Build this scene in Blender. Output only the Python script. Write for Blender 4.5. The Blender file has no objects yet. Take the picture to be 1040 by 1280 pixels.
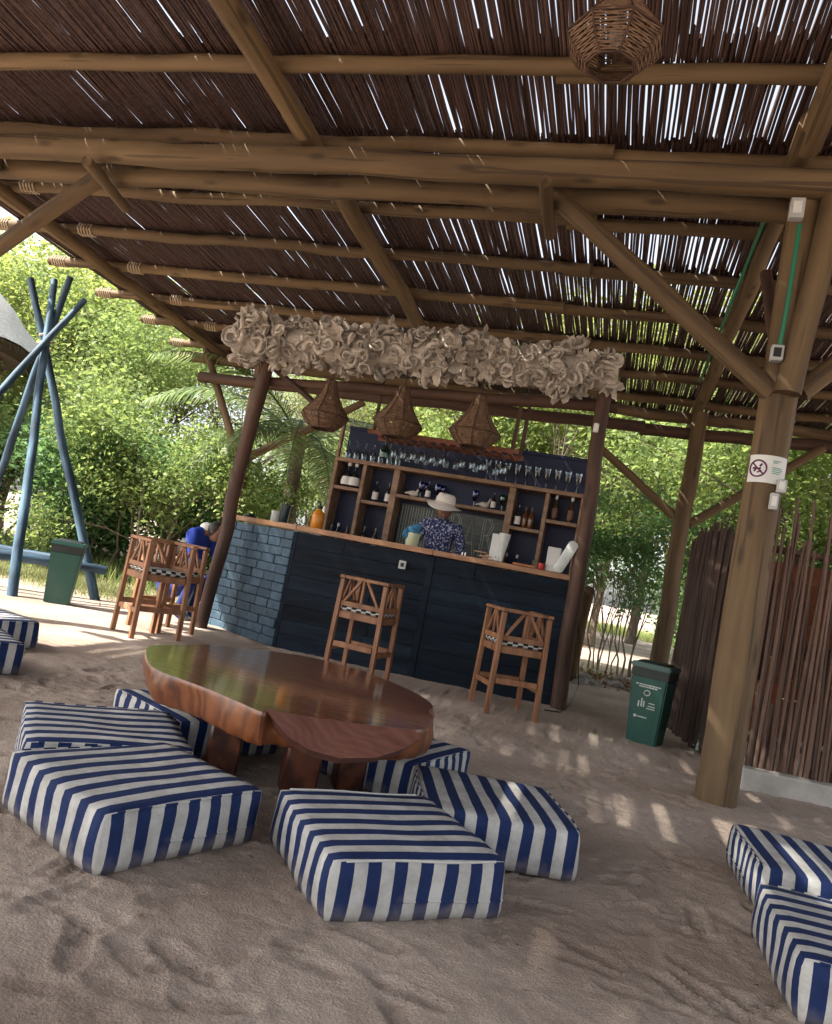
import bpy, bmesh, math, random
import numpy as np
from mathutils import Vector, Matrix
random.seed(7); rng = np.random.default_rng(7)
S = bpy.context.scene
COL = S.collection
# ------------------------------------------------------------------ camera
FPX, EYE = 950.0, 1.10
YAW, PIT, ROL = math.radians(-15.32), math.radians(4.04), math.radians(10.71)
fw = Vector((math.sin(YAW)*math.cos(PIT), math.cos(YAW)*math.cos(PIT), math.sin(PIT)))
r0 = Vector((math.cos(YAW), -math.sin(YAW), 0)); u0 = r0.cross(fw)
rt = math.cos(ROL)*r0 + math.sin(ROL)*u0; up = -math.sin(ROL)*r0 + math.cos(ROL)*u0
cam = bpy.data.cameras.new('camera'); co = bpy.data.objects.new('camera', cam); COL.objects.link(co)
cam.sensor_fit = 'VERTICAL'; cam.sensor_height = 36; cam.sensor_width = 36*0.8125
cam.lens = FPX/1280*36; cam.clip_start = .05; cam.clip_end = 2000
co.matrix_world = Matrix(((rt.x, up.x, -fw.x, 0), (rt.y, up.y, -fw.y, 0), (rt.z, up.z, -fw.z, EYE), (0, 0, 0, 1)))
S.camera = co
def ray(x, y): return rt*((x-520)/FPX) - up*((y-640)/FPX) + fw
EYEV = Vector((0, 0, EYE))
def onz(x, y, z=0.0): d = ray(x, y); return EYEV + d*((z-EYE)/d.z)
def ony(x, y, Y): d = ray(x, y); return EYEV + d*(Y/d.y)
# ------------------------------------------------------------------ light
SUN_EL, SUN_AZ = math.radians(46), math.radians(-125)      # azimuth from +Y towards +X
W = bpy.data.worlds.new('World'); S.world = W; W.use_nodes = True
wn = W.node_tree.nodes; wl = W.node_tree.links
sky = wn.new('ShaderNodeTexSky'); sky.sky_type = 'NISHITA'; sky.sun_disc = False
sky.sun_elevation = SUN_EL; sky.sun_rotation = SUN_AZ; sky.air_density = 1.0; sky.dust_density = 3.0; sky.ozone_density = .6
bgn = wn['Background']; bgn.inputs[1].default_value = .15
whs = wn.new('ShaderNodeHueSaturation'); whs.inputs['Saturation'].default_value = .42; wl.new(sky.outputs[0], whs.inputs['Color']); wl.new(whs.outputs[0], bgn.inputs[0])
sl = bpy.data.lights.new('sun', 'SUN'); sl.energy = 4.8; sl.angle = math.radians(.6); sl.color = (1, .95, .86)
so = bpy.data.objects.new('sun', sl); COL.objects.link(so)
sd = Vector((math.sin(SUN_AZ)*math.cos(SUN_EL), math.cos(SUN_AZ)*math.cos(SUN_EL), math.sin(SUN_EL)))
so.rotation_euler = sd.to_track_quat('Z', 'Y').to_euler(); so.location = sd*40
S.view_settings.view_transform = 'Standard'; S.view_settings.look = 'None'
S.view_settings.gamma = 1; S.view_settings.exposure = 1.62
S.render.engine = 'CYCLES'
# ------------------------------------------------------------------ materials
MATS = {}
def mat(name, col=(.5, .5, .5), rough=.7, col2=None, scale=(6, 6, 6), detail=4, fac=(.35, .65), bump=0, bscale=None, spec=.4,
        metal=0, coat=0, objrand=0, coords='Object', trans=0, third=None):
    """base colour mixed by noise between col and col2; optional bump"""
    if name in MATS: return MATS[name]
    m = bpy.data.materials.new(name); m.use_nodes = True; nt = m.node_tree; N = nt.nodes; L = nt.links
    b = N['Principled BSDF']; b.inputs['Roughness'].default_value = rough; b.inputs['Metallic'].default_value = metal
    b.inputs['Specular IOR Level'].default_value = spec; b.inputs['Coat Weight'].default_value = coat
    b.inputs['Coat Roughness'].default_value = .08
    b.inputs['Base Color'].default_value = (*col, 1)
    tc = N.new('ShaderNodeTexCoord'); oi = N.new('ShaderNodeObjectInfo')
    ad = N.new('ShaderNodeVectorMath'); ad.operation = 'MULTIPLY_ADD'
    cb = N.new('ShaderNodeCombineXYZ')
    for i in range(3): L.new(oi.outputs['Random'], cb.inputs[i])
    L.new(cb.outputs[0], ad.inputs[0]); ad.inputs[1].default_value = (37, 53, 71); L.new(tc.outputs[coords], ad.inputs[2])
    mp = N.new('ShaderNodeMapping'); mp.inputs['Scale'].default_value = scale; L.new(ad.outputs[0], mp.inputs[0])
    nz = N.new('ShaderNodeTexNoise'); nz.inputs['Scale'].default_value = 1; nz.inputs['Detail'].default_value = detail
    L.new(mp.outputs[0], nz.inputs['Vector'])
    out = None
    if col2:
        cr = N.new('ShaderNodeValToRGB'); cr.color_ramp.elements[0].position = fac[0]; cr.color_ramp.elements[1].position = fac[1]
        cr.color_ramp.elements[0].color = (*col, 1); cr.color_ramp.elements[1].color = (*col2, 1)
        if third:
            e = cr.color_ramp.elements.new((fac[0]+fac[1])/2); e.color = (*third, 1)
        L.new(nz.outputs['Fac'], cr.inputs[0]); out = cr.outputs[0]
        if objrand:
            hv = N.new('ShaderNodeHueSaturation'); mr = N.new('ShaderNodeMapRange')
            mr.inputs['To Min'].default_value = 1-objrand; mr.inputs['To Max'].default_value = 1+objrand
            L.new(oi.outputs['Random'], mr.inputs[0]); L.new(mr.outputs[0], hv.inputs['Value']); L.new(out, hv.inputs['Color']); out = hv.outputs[0]
        L.new(out, b.inputs['Base Color'])
    if bump:
        bp = N.new('ShaderNodeBump'); bp.inputs['Strength'].default_value = bump; bp.inputs['Distance'].default_value = .01
        n2 = N.new('ShaderNodeTexNoise'); n2.inputs['Scale'].default_value = 1; n2.inputs['Detail'].default_value = 5
        mp2 = N.new('ShaderNodeMapping'); mp2.inputs['Scale'].default_value = bscale or tuple(s*3 for s in scale)
        L.new(ad.outputs[0], mp2.inputs[0]); L.new(mp2.outputs[0], n2.inputs['Vector'])
        L.new(n2.outputs['Fac'], bp.inputs['Height']); L.new(bp.outputs[0], b.inputs['Normal'])
    MATS[name] = m; return m
def knots(m, amount=.5):
    """dark knots and drying cracks on a pole's wood"""
    nt = m.node_tree; N = nt.nodes; L = nt.links; b = N['Principled BSDF']
    src = b.inputs['Base Color'].links[0].from_socket; mp = [n for n in N if n.type == 'VECT_MATH'][0]
    v = N.new('ShaderNodeTexVoronoi'); mm = N.new('ShaderNodeMapping'); mm.inputs['Scale'].default_value = (7, 7, 2.2)
    L.new(mp.outputs[0], mm.inputs[0]); L.new(mm.outputs[0], v.inputs['Vector']); v.inputs['Scale'].default_value = 1
    r = N.new('ShaderNodeMapRange'); r.inputs[1].default_value = .08; r.inputs[2].default_value = .22; r.inputs[3].default_value = amount*1.5; r.inputs[4].default_value = 0
    L.new(v.outputs['Distance'], r.inputs[0])
    w = N.new('ShaderNodeTexNoise'); w.inputs['Scale'].default_value = 1; w.inputs['Detail'].default_value = 2
    m3 = N.new('ShaderNodeMapping'); m3.inputs['Scale'].default_value = (22, 22, .5); L.new(mp.outputs[0], m3.inputs[0]); L.new(m3.outputs[0], w.inputs['Vector'])
    r2 = N.new('ShaderNodeMapRange'); r2.inputs[1].default_value = .61; r2.inputs[2].default_value = .64; L.new(w.outputs['Fac'], r2.inputs[0])
    mx = N.new('ShaderNodeMath'); mx.operation = 'MAXIMUM'; L.new(r.outputs[0], mx.inputs[0])
    ml = N.new('ShaderNodeMath'); ml.operation = 'MULTIPLY'; ml.inputs[1].default_value = .6; L.new(r2.outputs[0], ml.inputs[0]); L.new(ml.outputs[0], mx.inputs[1])
    mix = N.new('ShaderNodeMix'); mix.data_type = 'RGBA'; L.new(mx.outputs[0], mix.inputs['Factor']); L.new(src, mix.inputs['A'])
    mix.inputs['B'].default_value = (.035, .022, .012, 1); L.new(mix.outputs['Result'], b.inputs['Base Color'])
    return m
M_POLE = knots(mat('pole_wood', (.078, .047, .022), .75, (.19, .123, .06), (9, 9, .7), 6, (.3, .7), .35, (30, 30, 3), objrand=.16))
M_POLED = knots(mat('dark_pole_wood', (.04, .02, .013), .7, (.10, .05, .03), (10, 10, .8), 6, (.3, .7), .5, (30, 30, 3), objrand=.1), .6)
M_REED = mat('reed', (.048, .026, .022), .65, (.13, .073, .060), (40, 40, 2.2), 4, (.3, .72), .3, (120, 120, 8), objrand=.35)
M_STICK = mat('stick', (.06, .032, .022), .8, (.17, .105, .075), (35, 35, 2), 5, (.3, .7), .6, (90, 90, 8), objrand=.35)
M_STICKD = mat('dark_stick', (.028, .016, .012), .85, (.085, .052, .04), (35, 35, 2), 5, (.3, .7), .6, (90, 90, 8), objrand=.3)
M_RUST = mat('rust_board', (.16, .05, .022), .75, (.32, .105, .045), (3, 12, 4), 5, (.3, .7), .4, objrand=.15)
M_STOOL = mat('stool_wood', (.16, .064, .029), .5, (.33, .158, .077), (14, 14, 3), 6, (.3, .7), .25, (60, 60, 8), objrand=.12)
M_SHELFW = mat('shelf_wood', (.15, .085, .05), .65, (.30, .19, .12), (5, 14, 14), 6, (.3, .7), .25, objrand=.1)
M_COUNTER = mat('counter_wood', (.22, .10, .045), .45, (.42, .22, .11), (3, 14, 14), 6, (.3, .7), .2, objrand=.1)
M_RACK = mat('rack_wood', (.16, .055, .03), .6, (.28, .11, .06), (6, 20, 20), 5, (.3, .7), .2)
M_NAVY = mat('navy_plank', (.004, .007, .013), .6, (.011, .019, .030), (1.2, 9, 16), 6, (.3, .7), .5, (4, 30, 60), objrand=.3, spec=.12)
M_NAVYP = mat('navy_panel', (.006, .010, .035), .6, (.010, .018, .055), (3, 3, 3), 4, (.3, .7), .15)
M_BRICK = mat('painted_brick', (.024, .050, .080), .7, (.060, .105, .145), (7, 7, 7), 8, (.28, .72), .9, (28, 28, 28), objrand=.16)
M_MORTAR = mat('painted_mortar', (.03, .05, .078), .85, (.06, .09, .12), (20, 20, 20), 5, (.3, .7), .8)
M_GREEN = mat('green_plastic', (.003, .058, .042), .42, (.02, .072, .055), (5, 5, 3), 8, (.45, .75), .05, (40, 40, 40), spec=.5)
M_GREEND = mat('dark_plastic', (.008, .014, .013), .5, (.018, .024, .022), (9, 9, 9))
M_PRINT = mat('white_print', (.42, .46, .42), .6)
M_SHELL = mat('shell', (.32, .265, .215), .6, (.64, .58, .50), (11, 11, 11), 7, (.3, .7), .5, (45, 45, 45), objrand=.22)
M_WEAVE = mat('lamp_weave', (.10, .055, .032), .7, (.24, .145, .085), (30, 30, 30), 4, (.3, .7), objrand=.1)
M_ROPE = mat('rope', (.36, .27, .17), .85, (.52, .42, .29), (60, 60, 60), 3, (.3, .7), .6)
M_WHITE = mat('white_plastic', (.62, .62, .58), .5, (.72, .72, .68), (8, 8, 8))
M_GREYP = mat('grey_plastic', (.36, .37, .36), .55, (.46, .46, .44), (8, 8, 8))
M_CONDUIT = mat('green_conduit', (.01, .16, .08), .45)
M_CONC = mat('concrete', (.30, .28, .25), .85, (.48, .45, .40), (5, 5, 5), 8, (.3, .7), .6, (40, 40, 40))
M_BLUEP = mat('blue_pole_paint', (.012, .032, .058), .65, (.08, .15, .215), (12, 12, 2.2), 8, (.38, .66), .5, (30, 30, 5), objrand=.2)
M_THATCH = mat('thatch', (.36, .34, .30), .9, (.62, .59, .54), (30, 30, 6), 6, (.3, .7), .9, (90, 90, 10))
M_THATCHD = mat('thatch_under', (.05, .035, .025), .9, (.12, .09, .06), (40, 40, 6), 5)
M_BARK = mat('bark', (.10, .075, .055), .9, (.24, .19, .15), (14, 14, 3), 6, (.3, .7), .8, objrand=.15)
M_STONE = mat('stone', (.16, .14, .12), .85, (.34, .31, .28), (9, 9, 9), 6, (.3, .7), .6, objrand=.2)
M_BLACK = mat('black_rubber', (.012, .012, .013), .55)
M_METAL = mat('steel', (.5, .5, .5), .3, metal=1)
M_CORD = mat('cord', (.03, .02, .015), .8)
def m_stripe(name, axis, off):
    m = bpy.data.materials.new(name); m.use_nodes = True; N = m.node_tree.nodes; L = m.node_tree.links; b = N['Principled BSDF']
    tc = N.new('ShaderNodeTexCoord'); sp = N.new('ShaderNodeSeparateXYZ'); L.new(tc.outputs['Object'], sp.inputs[0])
    wv = N.new('ShaderNodeTexNoise'); wv.inputs['Scale'].default_value = 5; L.new(tc.outputs['Object'], wv.inputs['Vector'])
    a = N.new('ShaderNodeMath'); a.operation = 'MULTIPLY_ADD'; a.inputs[1].default_value = .009; L.new(wv.outputs['Fac'], a.inputs[0]); L.new(sp.outputs[axis], a.inputs[2])
    d = N.new('ShaderNodeMath'); d.operation = 'MULTIPLY_ADD'; d.inputs[1].default_value = 1/.0915; d.inputs[2].default_value = off; L.new(a.outputs[0], d.inputs[0])
    fr = N.new('ShaderNodeMath'); fr.operation = 'FRACT'; L.new(d.outputs[0], fr.inputs[0])
    gt = N.new('ShaderNodeMath'); gt.operation = 'GREATER_THAN'; gt.inputs[1].default_value = .5; L.new(fr.outputs[0], gt.inputs[0])
    ns = N.new('ShaderNodeTexNoise'); ns.inputs['Scale'].default_value = 9; ns.inputs['Detail'].default_value = 7; ns.inputs['Roughness'].default_value = .7; L.new(tc.outputs['Object'], ns.inputs['Vector'])
    cw = N.new('ShaderNodeValToRGB'); cw.color_ramp.elements[0].position = .35; cw.color_ramp.elements[1].position = .62
    cw.color_ramp.elements[0].color = (.37, .355, .32, 1); cw.color_ramp.elements[1].color = (.56, .55, .515, 1); L.new(ns.outputs['Fac'], cw.inputs[0])
    cb = N.new('ShaderNodeValToRGB'); cb.color_ramp.elements[0].position = .3; cb.color_ramp.elements[1].position = .7
    cb.color_ramp.elements[0].color = (.008, .018, .072, 1); cb.color_ramp.elements[1].color = (.014, .031, .108, 1); L.new(ns.outputs['Fac'], cb.inputs[0])
    mx = N.new('ShaderNodeMix'); mx.data_type = 'RGBA'; L.new(gt.outputs[0], mx.inputs['Factor']); L.new(cb.outputs[0], mx.inputs['A']); L.new(cw.outputs[0], mx.inputs['B'])
    # sandy dirt rubbed into the lower edge of the cover
    dn = N.new('ShaderNodeTexNoise'); dn.inputs['Scale'].default_value = 16; dn.inputs['Detail'].default_value = 6; L.new(tc.outputs['Object'], dn.inputs['Vector'])
    dz = N.new('ShaderNodeMath'); dz.operation = 'MULTIPLY_ADD'; dz.inputs[1].default_value = -.16; L.new(dn.outputs['Fac'], dz.inputs[0]); L.new(sp.outputs['Z'], dz.inputs[2])
    dr = N.new('ShaderNodeMapRange'); dr.inputs[1].default_value = -.075; dr.inputs[2].default_value = -.01; dr.inputs[3].default_value = .38; dr.inputs[4].default_value = 0; L.new(dz.outputs[0], dr.inputs[0])
    m9 = N.new('ShaderNodeMix'); m9.data_type = 'RGBA'; L.new(dr.outputs[0], m9.inputs['Factor']); L.new(mx.outputs['Result'], m9.inputs['A']); m9.inputs['B'].default_value = (.27, .22, .17, 1)
    L.new(m9.outputs['Result'], b.inputs['Base Color']); b.inputs['Roughness'].default_value = .8; b.inputs['Specular IOR Level'].default_value = .25
    wv2 = N.new('ShaderNodeTexNoise'); wv2.inputs['Scale'].default_value = 420; L.new(tc.outputs['Object'], wv2.inputs['Vector'])
    w3 = N.new('ShaderNodeTexNoise'); w3.inputs['Scale'].default_value = 13; w3.inputs['Detail'].default_value = 3; L.new(tc.outputs['Object'], w3.inputs['Vector'])
    am = N.new('ShaderNodeMath'); am.operation = 'MULTIPLY_ADD'; am.inputs[1].default_value = 6; L.new(w3.outputs['Fac'], am.inputs[0]); L.new(wv2.outputs['Fac'], am.inputs[2])
    bp = N.new('ShaderNodeBump'); bp.inputs['Strength'].default_value = .35; bp.inputs['Distance'].default_value = .006; L.new(am.outputs[0], bp.inputs['Height']); L.new(bp.outputs[0], b.inputs['Normal'])
    return m
M_ST_Y = m_stripe('stripe_along_length', 'Y', .25); M_ST_X = m_stripe('stripe_end_panel', 'X', .1)
M_PIPE = mat('white_piping', (.52, .51, .48), .8, (.6, .59, .55), (30, 30, 30))
def m_checker():
    m = mat('checker_cushion', (.02, .02, .02), .8); N = m.node_tree.nodes; L = m.node_tree.links
    tc = [n for n in N if n.type == 'TEX_COORD'][0]; c = N.new('ShaderNodeTexChecker'); c.inputs['Scale'].default_value = 21
    mp = N.new('ShaderNodeMapping'); mp.inputs['Location'].default_value = (.011, .013, .017); L.new(tc.outputs['Object'], mp.inputs[0])
    c.inputs['Color1'].default_value = (.55, .54, .5, 1); c.inputs['Color2'].default_value = (.012, .013, .016, 1)
    L.new(mp.outputs[0], c.inputs['Vector']); L.new(c.outputs['Color'], N['Principled BSDF'].inputs['Base Color']); return m
M_CHECK = m_checker()
def m_glass(name, col, alpha):
    m = bpy.data.materials.new(name); m.use_nodes = True; N = m.node_tree.nodes; L = m.node_tree.links
    N.remove(N['Principled BSDF']); t = N.new('ShaderNodeBsdfTransparent'); t.inputs[0].default_value = (*col, 1)
    g = N.new('ShaderNodeBsdfGlossy'); g.inputs['Roughness'].default_value = .06; g.inputs[0].default_value = (.5, .52, .54, 1)
    lw = N.new('ShaderNodeLayerWeight'); lw.inputs[0].default_value = .35; mr = N.new('ShaderNodeMapRange'); mr.inputs[3].default_value = alpha; mr.inputs[4].default_value = .85
    L.new(lw.outputs['Facing'], mr.inputs[0]); mx = N.new('ShaderNodeMixShader'); L.new(mr.outputs[0], mx.inputs[0]); L.new(t.outputs[0], mx.inputs[1]); L.new(g.outputs[0], mx.inputs[2])
    L.new(mx.outputs[0], N['Material Output'].inputs[0]); return m
M_GLASS = m_glass('clear_glass', (.9, .93, .93), .05); M_GLASSB = m_glass('blue_glass', (.05, .12, .7), .1); M_GLASSG = m_glass('teal_glass', (.1, .6, .5), .1)
M_FROST = mat('frosted_jar', (.45, .47, .45), .35, (.58, .6, .57), (9, 9, 9))
def m_leaf(name, a, b, tr=.45, c=None):
    m = bpy.data.materials.new(name); m.use_nodes = True; N = m.node_tree.nodes; L = m.node_tree.links; p = N['Principled BSDF']
    at = N.new('ShaderNodeAttribute'); at.attribute_name = 'tint'
    cr = N.new('ShaderNodeValToRGB'); cr.color_ramp.elements[0].color = (*a, 1); cr.color_ramp.elements[1].color = (*b, 1)
    if c: e = cr.color_ramp.elements.new(.93); e.color = (*b, 1); cr.color_ramp.elements[2].color = (*c, 1)
    L.new(at.outputs['Fac'], cr.inputs[0]); L.new(cr.outputs[0], p.inputs['Base Color']); p.inputs['Roughness'].default_value = .5; p.inputs['Specular IOR Level'].default_value = .35
    t = N.new('ShaderNodeBsdfTranslucent'); hs = N.new('ShaderNodeHueSaturation'); hs.inputs['Hue'].default_value = .485; hs.inputs['Value'].default_value = 2.0; hs.inputs['Saturation'].default_value = 1.05
    L.new(cr.outputs[0], hs.inputs['Color']); L.new(hs.outputs[0], t.inputs[0]); mx = N.new('ShaderNodeMixShader'); mx.inputs[0].default_value = tr
    L.new(p.outputs[0], mx.inputs[1]); L.new(t.outputs[0], mx.inputs[2]); L.new(mx.outputs[0], N['Material Output'].inputs[0]); return m
M_LEAF = [m_leaf('leaf_bright', (.085, .132, .045), (.205, .268, .088), .5, (.35, .35, .16)),
          m_leaf('leaf_deep', (.045, .11, .042), (.12, .21, .075), .45, (.24, .28, .12)),
          m_leaf('leaf_yellow', (.125, .165, .05), (.27, .318, .095), .5, (.38, .38, .18)),
          m_leaf('leaf_palm', (.09, .14, .06), (.2, .26, .11), .4, (.36, .33, .2)),
          m_leaf('leaf_olive', (.10, .12, .05), (.24, .26, .11), .4, (.36, .33, .2))]
# ------------------------------------------------------------------ mesh helpers
class MB:
    def __init__(s): s.v = []; s.f = []; s.m = []
    def add(s, vs, fs, mi=0):
        o = len(s.v); s.v += [tuple(v) for v in vs]; s.f += [tuple(i+o for i in f) for f in fs]; s.m += [mi]*len(fs)
    def box(s, c, size, X=(1, 0, 0), Y=(0, 1, 0), Z=(0, 0, 1), mi=0, bev=0):
        c = Vector(c); X, Y, Z = Vector(X).normalized()*size[0]/2, Vector(Y).normalized()*size[1]/2, Vector(Z).normalized()*size[2]/2
        if not bev:
            vs = [c+X*a+Y*b+Z*d for d in (-1, 1) for b in (-1, 1) for a in (-1, 1)]
            s.add(vs, [(0, 2, 3, 1), (4, 5, 7, 6), (0, 1, 5, 4), (2, 6, 7, 3), (0, 4, 6, 2), (1, 3, 7, 5)], mi); return
        bx, by, bz = (max(0, 1-2*bev/max(q, 1e-6)) for q in size)   # chamfered box: 24 verts
        vs = []; idx = {}
        for a in (-1, 1):
            for b in (-1, 1):
                for d in (-1, 1):
                    for k, (ka, kb, kd) in enumerate(((1, by, bz), (bx, 1, bz), (bx, by, 1))):
                        idx[a, b, d, k] = len(vs); vs.append(c+X*a*ka+Y*b*kb+Z*d*kd)
        F = []
        for a in (-1, 1): F.append([idx[a, b, d, 0] for b, d in ((-1, -1), (1, -1), (1, 1), (-1, 1))][::a])
        for b in (-1, 1): F.append([idx[a, b, d, 1] for a, d in ((-1, -1), (-1, 1), (1, 1), (1, -1))][::b])
        for d in (-1, 1): F.append([idx[a, b, d, 2] for a, b in ((-1, -1), (1, -1), (1, 1), (-1, 1))][::d])
        for a in (-1, 1):
            for b in (-1, 1): F.append([idx[a, b, -1, 0], idx[a, b, 1, 0], idx[a, b, 1, 1], idx[a, b, -1, 1]][::-a*b])
            for d in (-1, 1): F.append([idx[a, -1, d, 0], idx[a, 1, d, 0], idx[a, 1, d, 2], idx[a, -1, d, 2]][::a*d])
        for b in (-1, 1):
            for d in (-1, 1): F.append([idx[-1, b, d, 1], idx[1, b, d, 1], idx[1, b, d, 2], idx[-1, b, d, 2]][::-b*d])
        for a in (-1, 1):
            for b in (-1, 1):
                for d in (-1, 1): F.append([idx[a, b, d, k] for k in range(3)][::a*b*d])
        s.add(vs, F, mi)
    def beam(s, a, b, w, h, up=(0, 0, 1), mi=0, bev=.004):
        a, b = Vector(a), Vector(b); Y = (b-a); l = Y.length; Y.normalize(); X = Y.cross(Vector(up))
        if X.length < 1e-4: X = Vector((1, 0, 0))
        X.normalize(); Z = X.cross(Y); s.box((a+b)/2, (w, l, h), X, Y, Z, mi, bev)
    def tube(s, pts, rad, n=8, mi=0, cap=True, close=False):
        pts = [Vector(p) for p in pts]; k = len(pts)
        if not hasattr(rad, '__len__'): rad = [rad]*k
        vs = []; prev = None
        for i, p in enumerate(pts):
            if close: t = (pts[(i+1) % k]-pts[i-1]).normalized()
            else: t = (pts[min(i+1, k-1)]-pts[max(i-1, 0)]).normalized()
            if prev is None:
                a = Vector((0, 0, 1)) if abs(t.z) < .9 else Vector((1, 0, 0)); x = t.cross(a).normalized()
            else: x = (prev-t*prev.dot(t)).normalized()
            prev = x; y = t.cross(x)
            vs += [p+(x*math.cos(2*math.pi*j/n)+y*math.sin(2*math.pi*j/n))*rad[i] for j in range(n)]
        fs = [(i*n+j, i*n+(j+1) % n, ((i+1) % k)*n+(j+1) % n, ((i+1) % k)*n+j) for i in range(k if close else k-1) for j in range(n)]
        if cap and not close: fs += [tuple(range(n))[::-1], tuple((k-1)*n+j for j in range(n))]
        s.add(vs, fs, mi)
    def lathe(s, prof, c=(0, 0, 0), n=16, mi=0, cap=(True, True), axis=None):
        c = Vector(c); Q = Matrix.Identity(3) if axis is None else Vector(axis).to_track_quat('Z', 'Y').to_matrix()
        vs = [c+Q@Vector((r*math.cos(2*math.pi*j/n), r*math.sin(2*math.pi*j/n), z)) for r, z in prof for j in range(n)]
        k = len(prof); fs = [(i*n+j, i*n+(j+1) % n, (i+1)*n+(j+1) % n, (i+1)*n+j) for i in range(k-1) for j in range(n)]
        if cap[0]: fs.append(tuple(range(n))[::-1])
        if cap[1]: fs.append(tuple((k-1)*n+j for j in range(n)))
        s.add(vs, fs, mi)
    def ball(s, c, r, n=10, k=7, mi=0):
        r = r if hasattr(r, '__len__') else (r, r, r); c = Vector(c)
        pr = [(math.sin(math.pi*i/k), -math.cos(math.pi*i/k)) for i in range(k+1)]; pr[0] = (.02, -1); pr[-1] = (.02, 1)
        o = len(s.v); s.lathe(pr, n=n, mi=mi); s.v[o:] = [(c.x+x*r[0], c.y+y*r[1], c.z+z*r[2]) for x, y, z in s.v[o:]]
    def mesh(s, name, mats, smooth=True):
        me = bpy.data.meshes.new(name); me.from_pydata(s.v, [], s.f)
        for m in (mats if isinstance(mats, (list, tuple)) else [mats]): me.materials.append(m)
        if any(s.m): me.polygons.foreach_set('material_index', s.m)
        if smooth: me.polygons.foreach_set('use_smooth', [True]*len(me.polygons)); me.set_sharp_from_angle(angle=math.radians(42))
        me.update(); return me
    def build(s, name, mats, parent=None, smooth=True): return link(name, s.mesh(name, mats, smooth), parent)
def link(name, me, parent=None, matrix=None):
    o = bpy.data.objects.new(name, me); COL.objects.link(o)
    if matrix is not None: o.matrix_world = matrix
    if parent is not None:
        o.parent = parent; o.matrix_parent_inverse = PINV.get(parent.name, Matrix.Identity(4))
    return o
PINV = {}
def thing(name, label, cat, loc=(0, 0, 0), group=None, kind=None, rotz=0):
    """Empty at the thing's base; parts are given in world coordinates"""
    o = bpy.data.objects.new(name, None); COL.objects.link(o); o.empty_display_size = .1
    o.location = loc; o.rotation_euler = (0, 0, rotz); tag(o, label, cat, group)
    mw = Matrix.Translation(Vector(loc)) @ Matrix.Rotation(rotz, 4, 'Z'); PINV[o.name] = mw.inverted(); return o
def tag(o, label=None, cat=None, group=None, kind=None):
    if label: o['label'] = label
    if cat: o['category'] = cat
    if group: o['group'] = group
    if kind: o['kind'] = kind
    return o
def dup(o, parent=None):
    c = o.copy(); COL.objects.link(c)
    if parent: c.parent = parent; c.matrix_parent_inverse = o.matrix_parent_inverse
    for ch in o.children: dup(ch, c)
    return c
def vnoise(P, seed=0):
    """smooth value noise at 2-D points (numpy)"""
    tab = np.random.default_rng(seed).random((256, 256)); i = np.floor(P).astype(int); f = P-i; f = f*f*(3-2*f)
    g = lambda a, b: tab[(i[..., 0]+a) & 255, (i[..., 1]+b) & 255]
    return (g(0, 0)*(1-f[..., 0])+g(1, 0)*f[..., 0])*(1-f[..., 1])+(g(0, 1)*(1-f[..., 0])+g(1, 1)*f[..., 0])*f[..., 1]
def log(name, a, b, r0, r1, m, parent, n=12, wob=.012, seg=.3):
    a, b = Vector(a), Vector(b); L = (b-a).length; k = max(3, int(L/seg)); ph = [random.uniform(0, 6.28) for _ in range(4)]; mb = MB()
    pts = []; rr = []
    for i in range(k+1):
        t = i/k; e = math.sin(math.pi*t)
        pts.append((wob*e*(math.sin(3*t*L+ph[0])+.5*math.sin(7*t*L+ph[1])), wob*e*(math.sin(2.6*t*L+ph[2])+.5*math.sin(6*t*L+ph[3])), t*L))
        rr.append((r0+(r1-r0)*t)*(1+random.uniform(-.03, .03)))
    mb.tube(pts, rr, n)
    Mx = Matrix.Translation(a) @ (b-a).to_track_quat('Z', 'Y').to_matrix().to_4x4() @ Matrix.Rotation(random.uniform(0, 6.28), 4, 'Z')
    return link(name, mb.mesh(name, m), parent, Mx)
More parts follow.
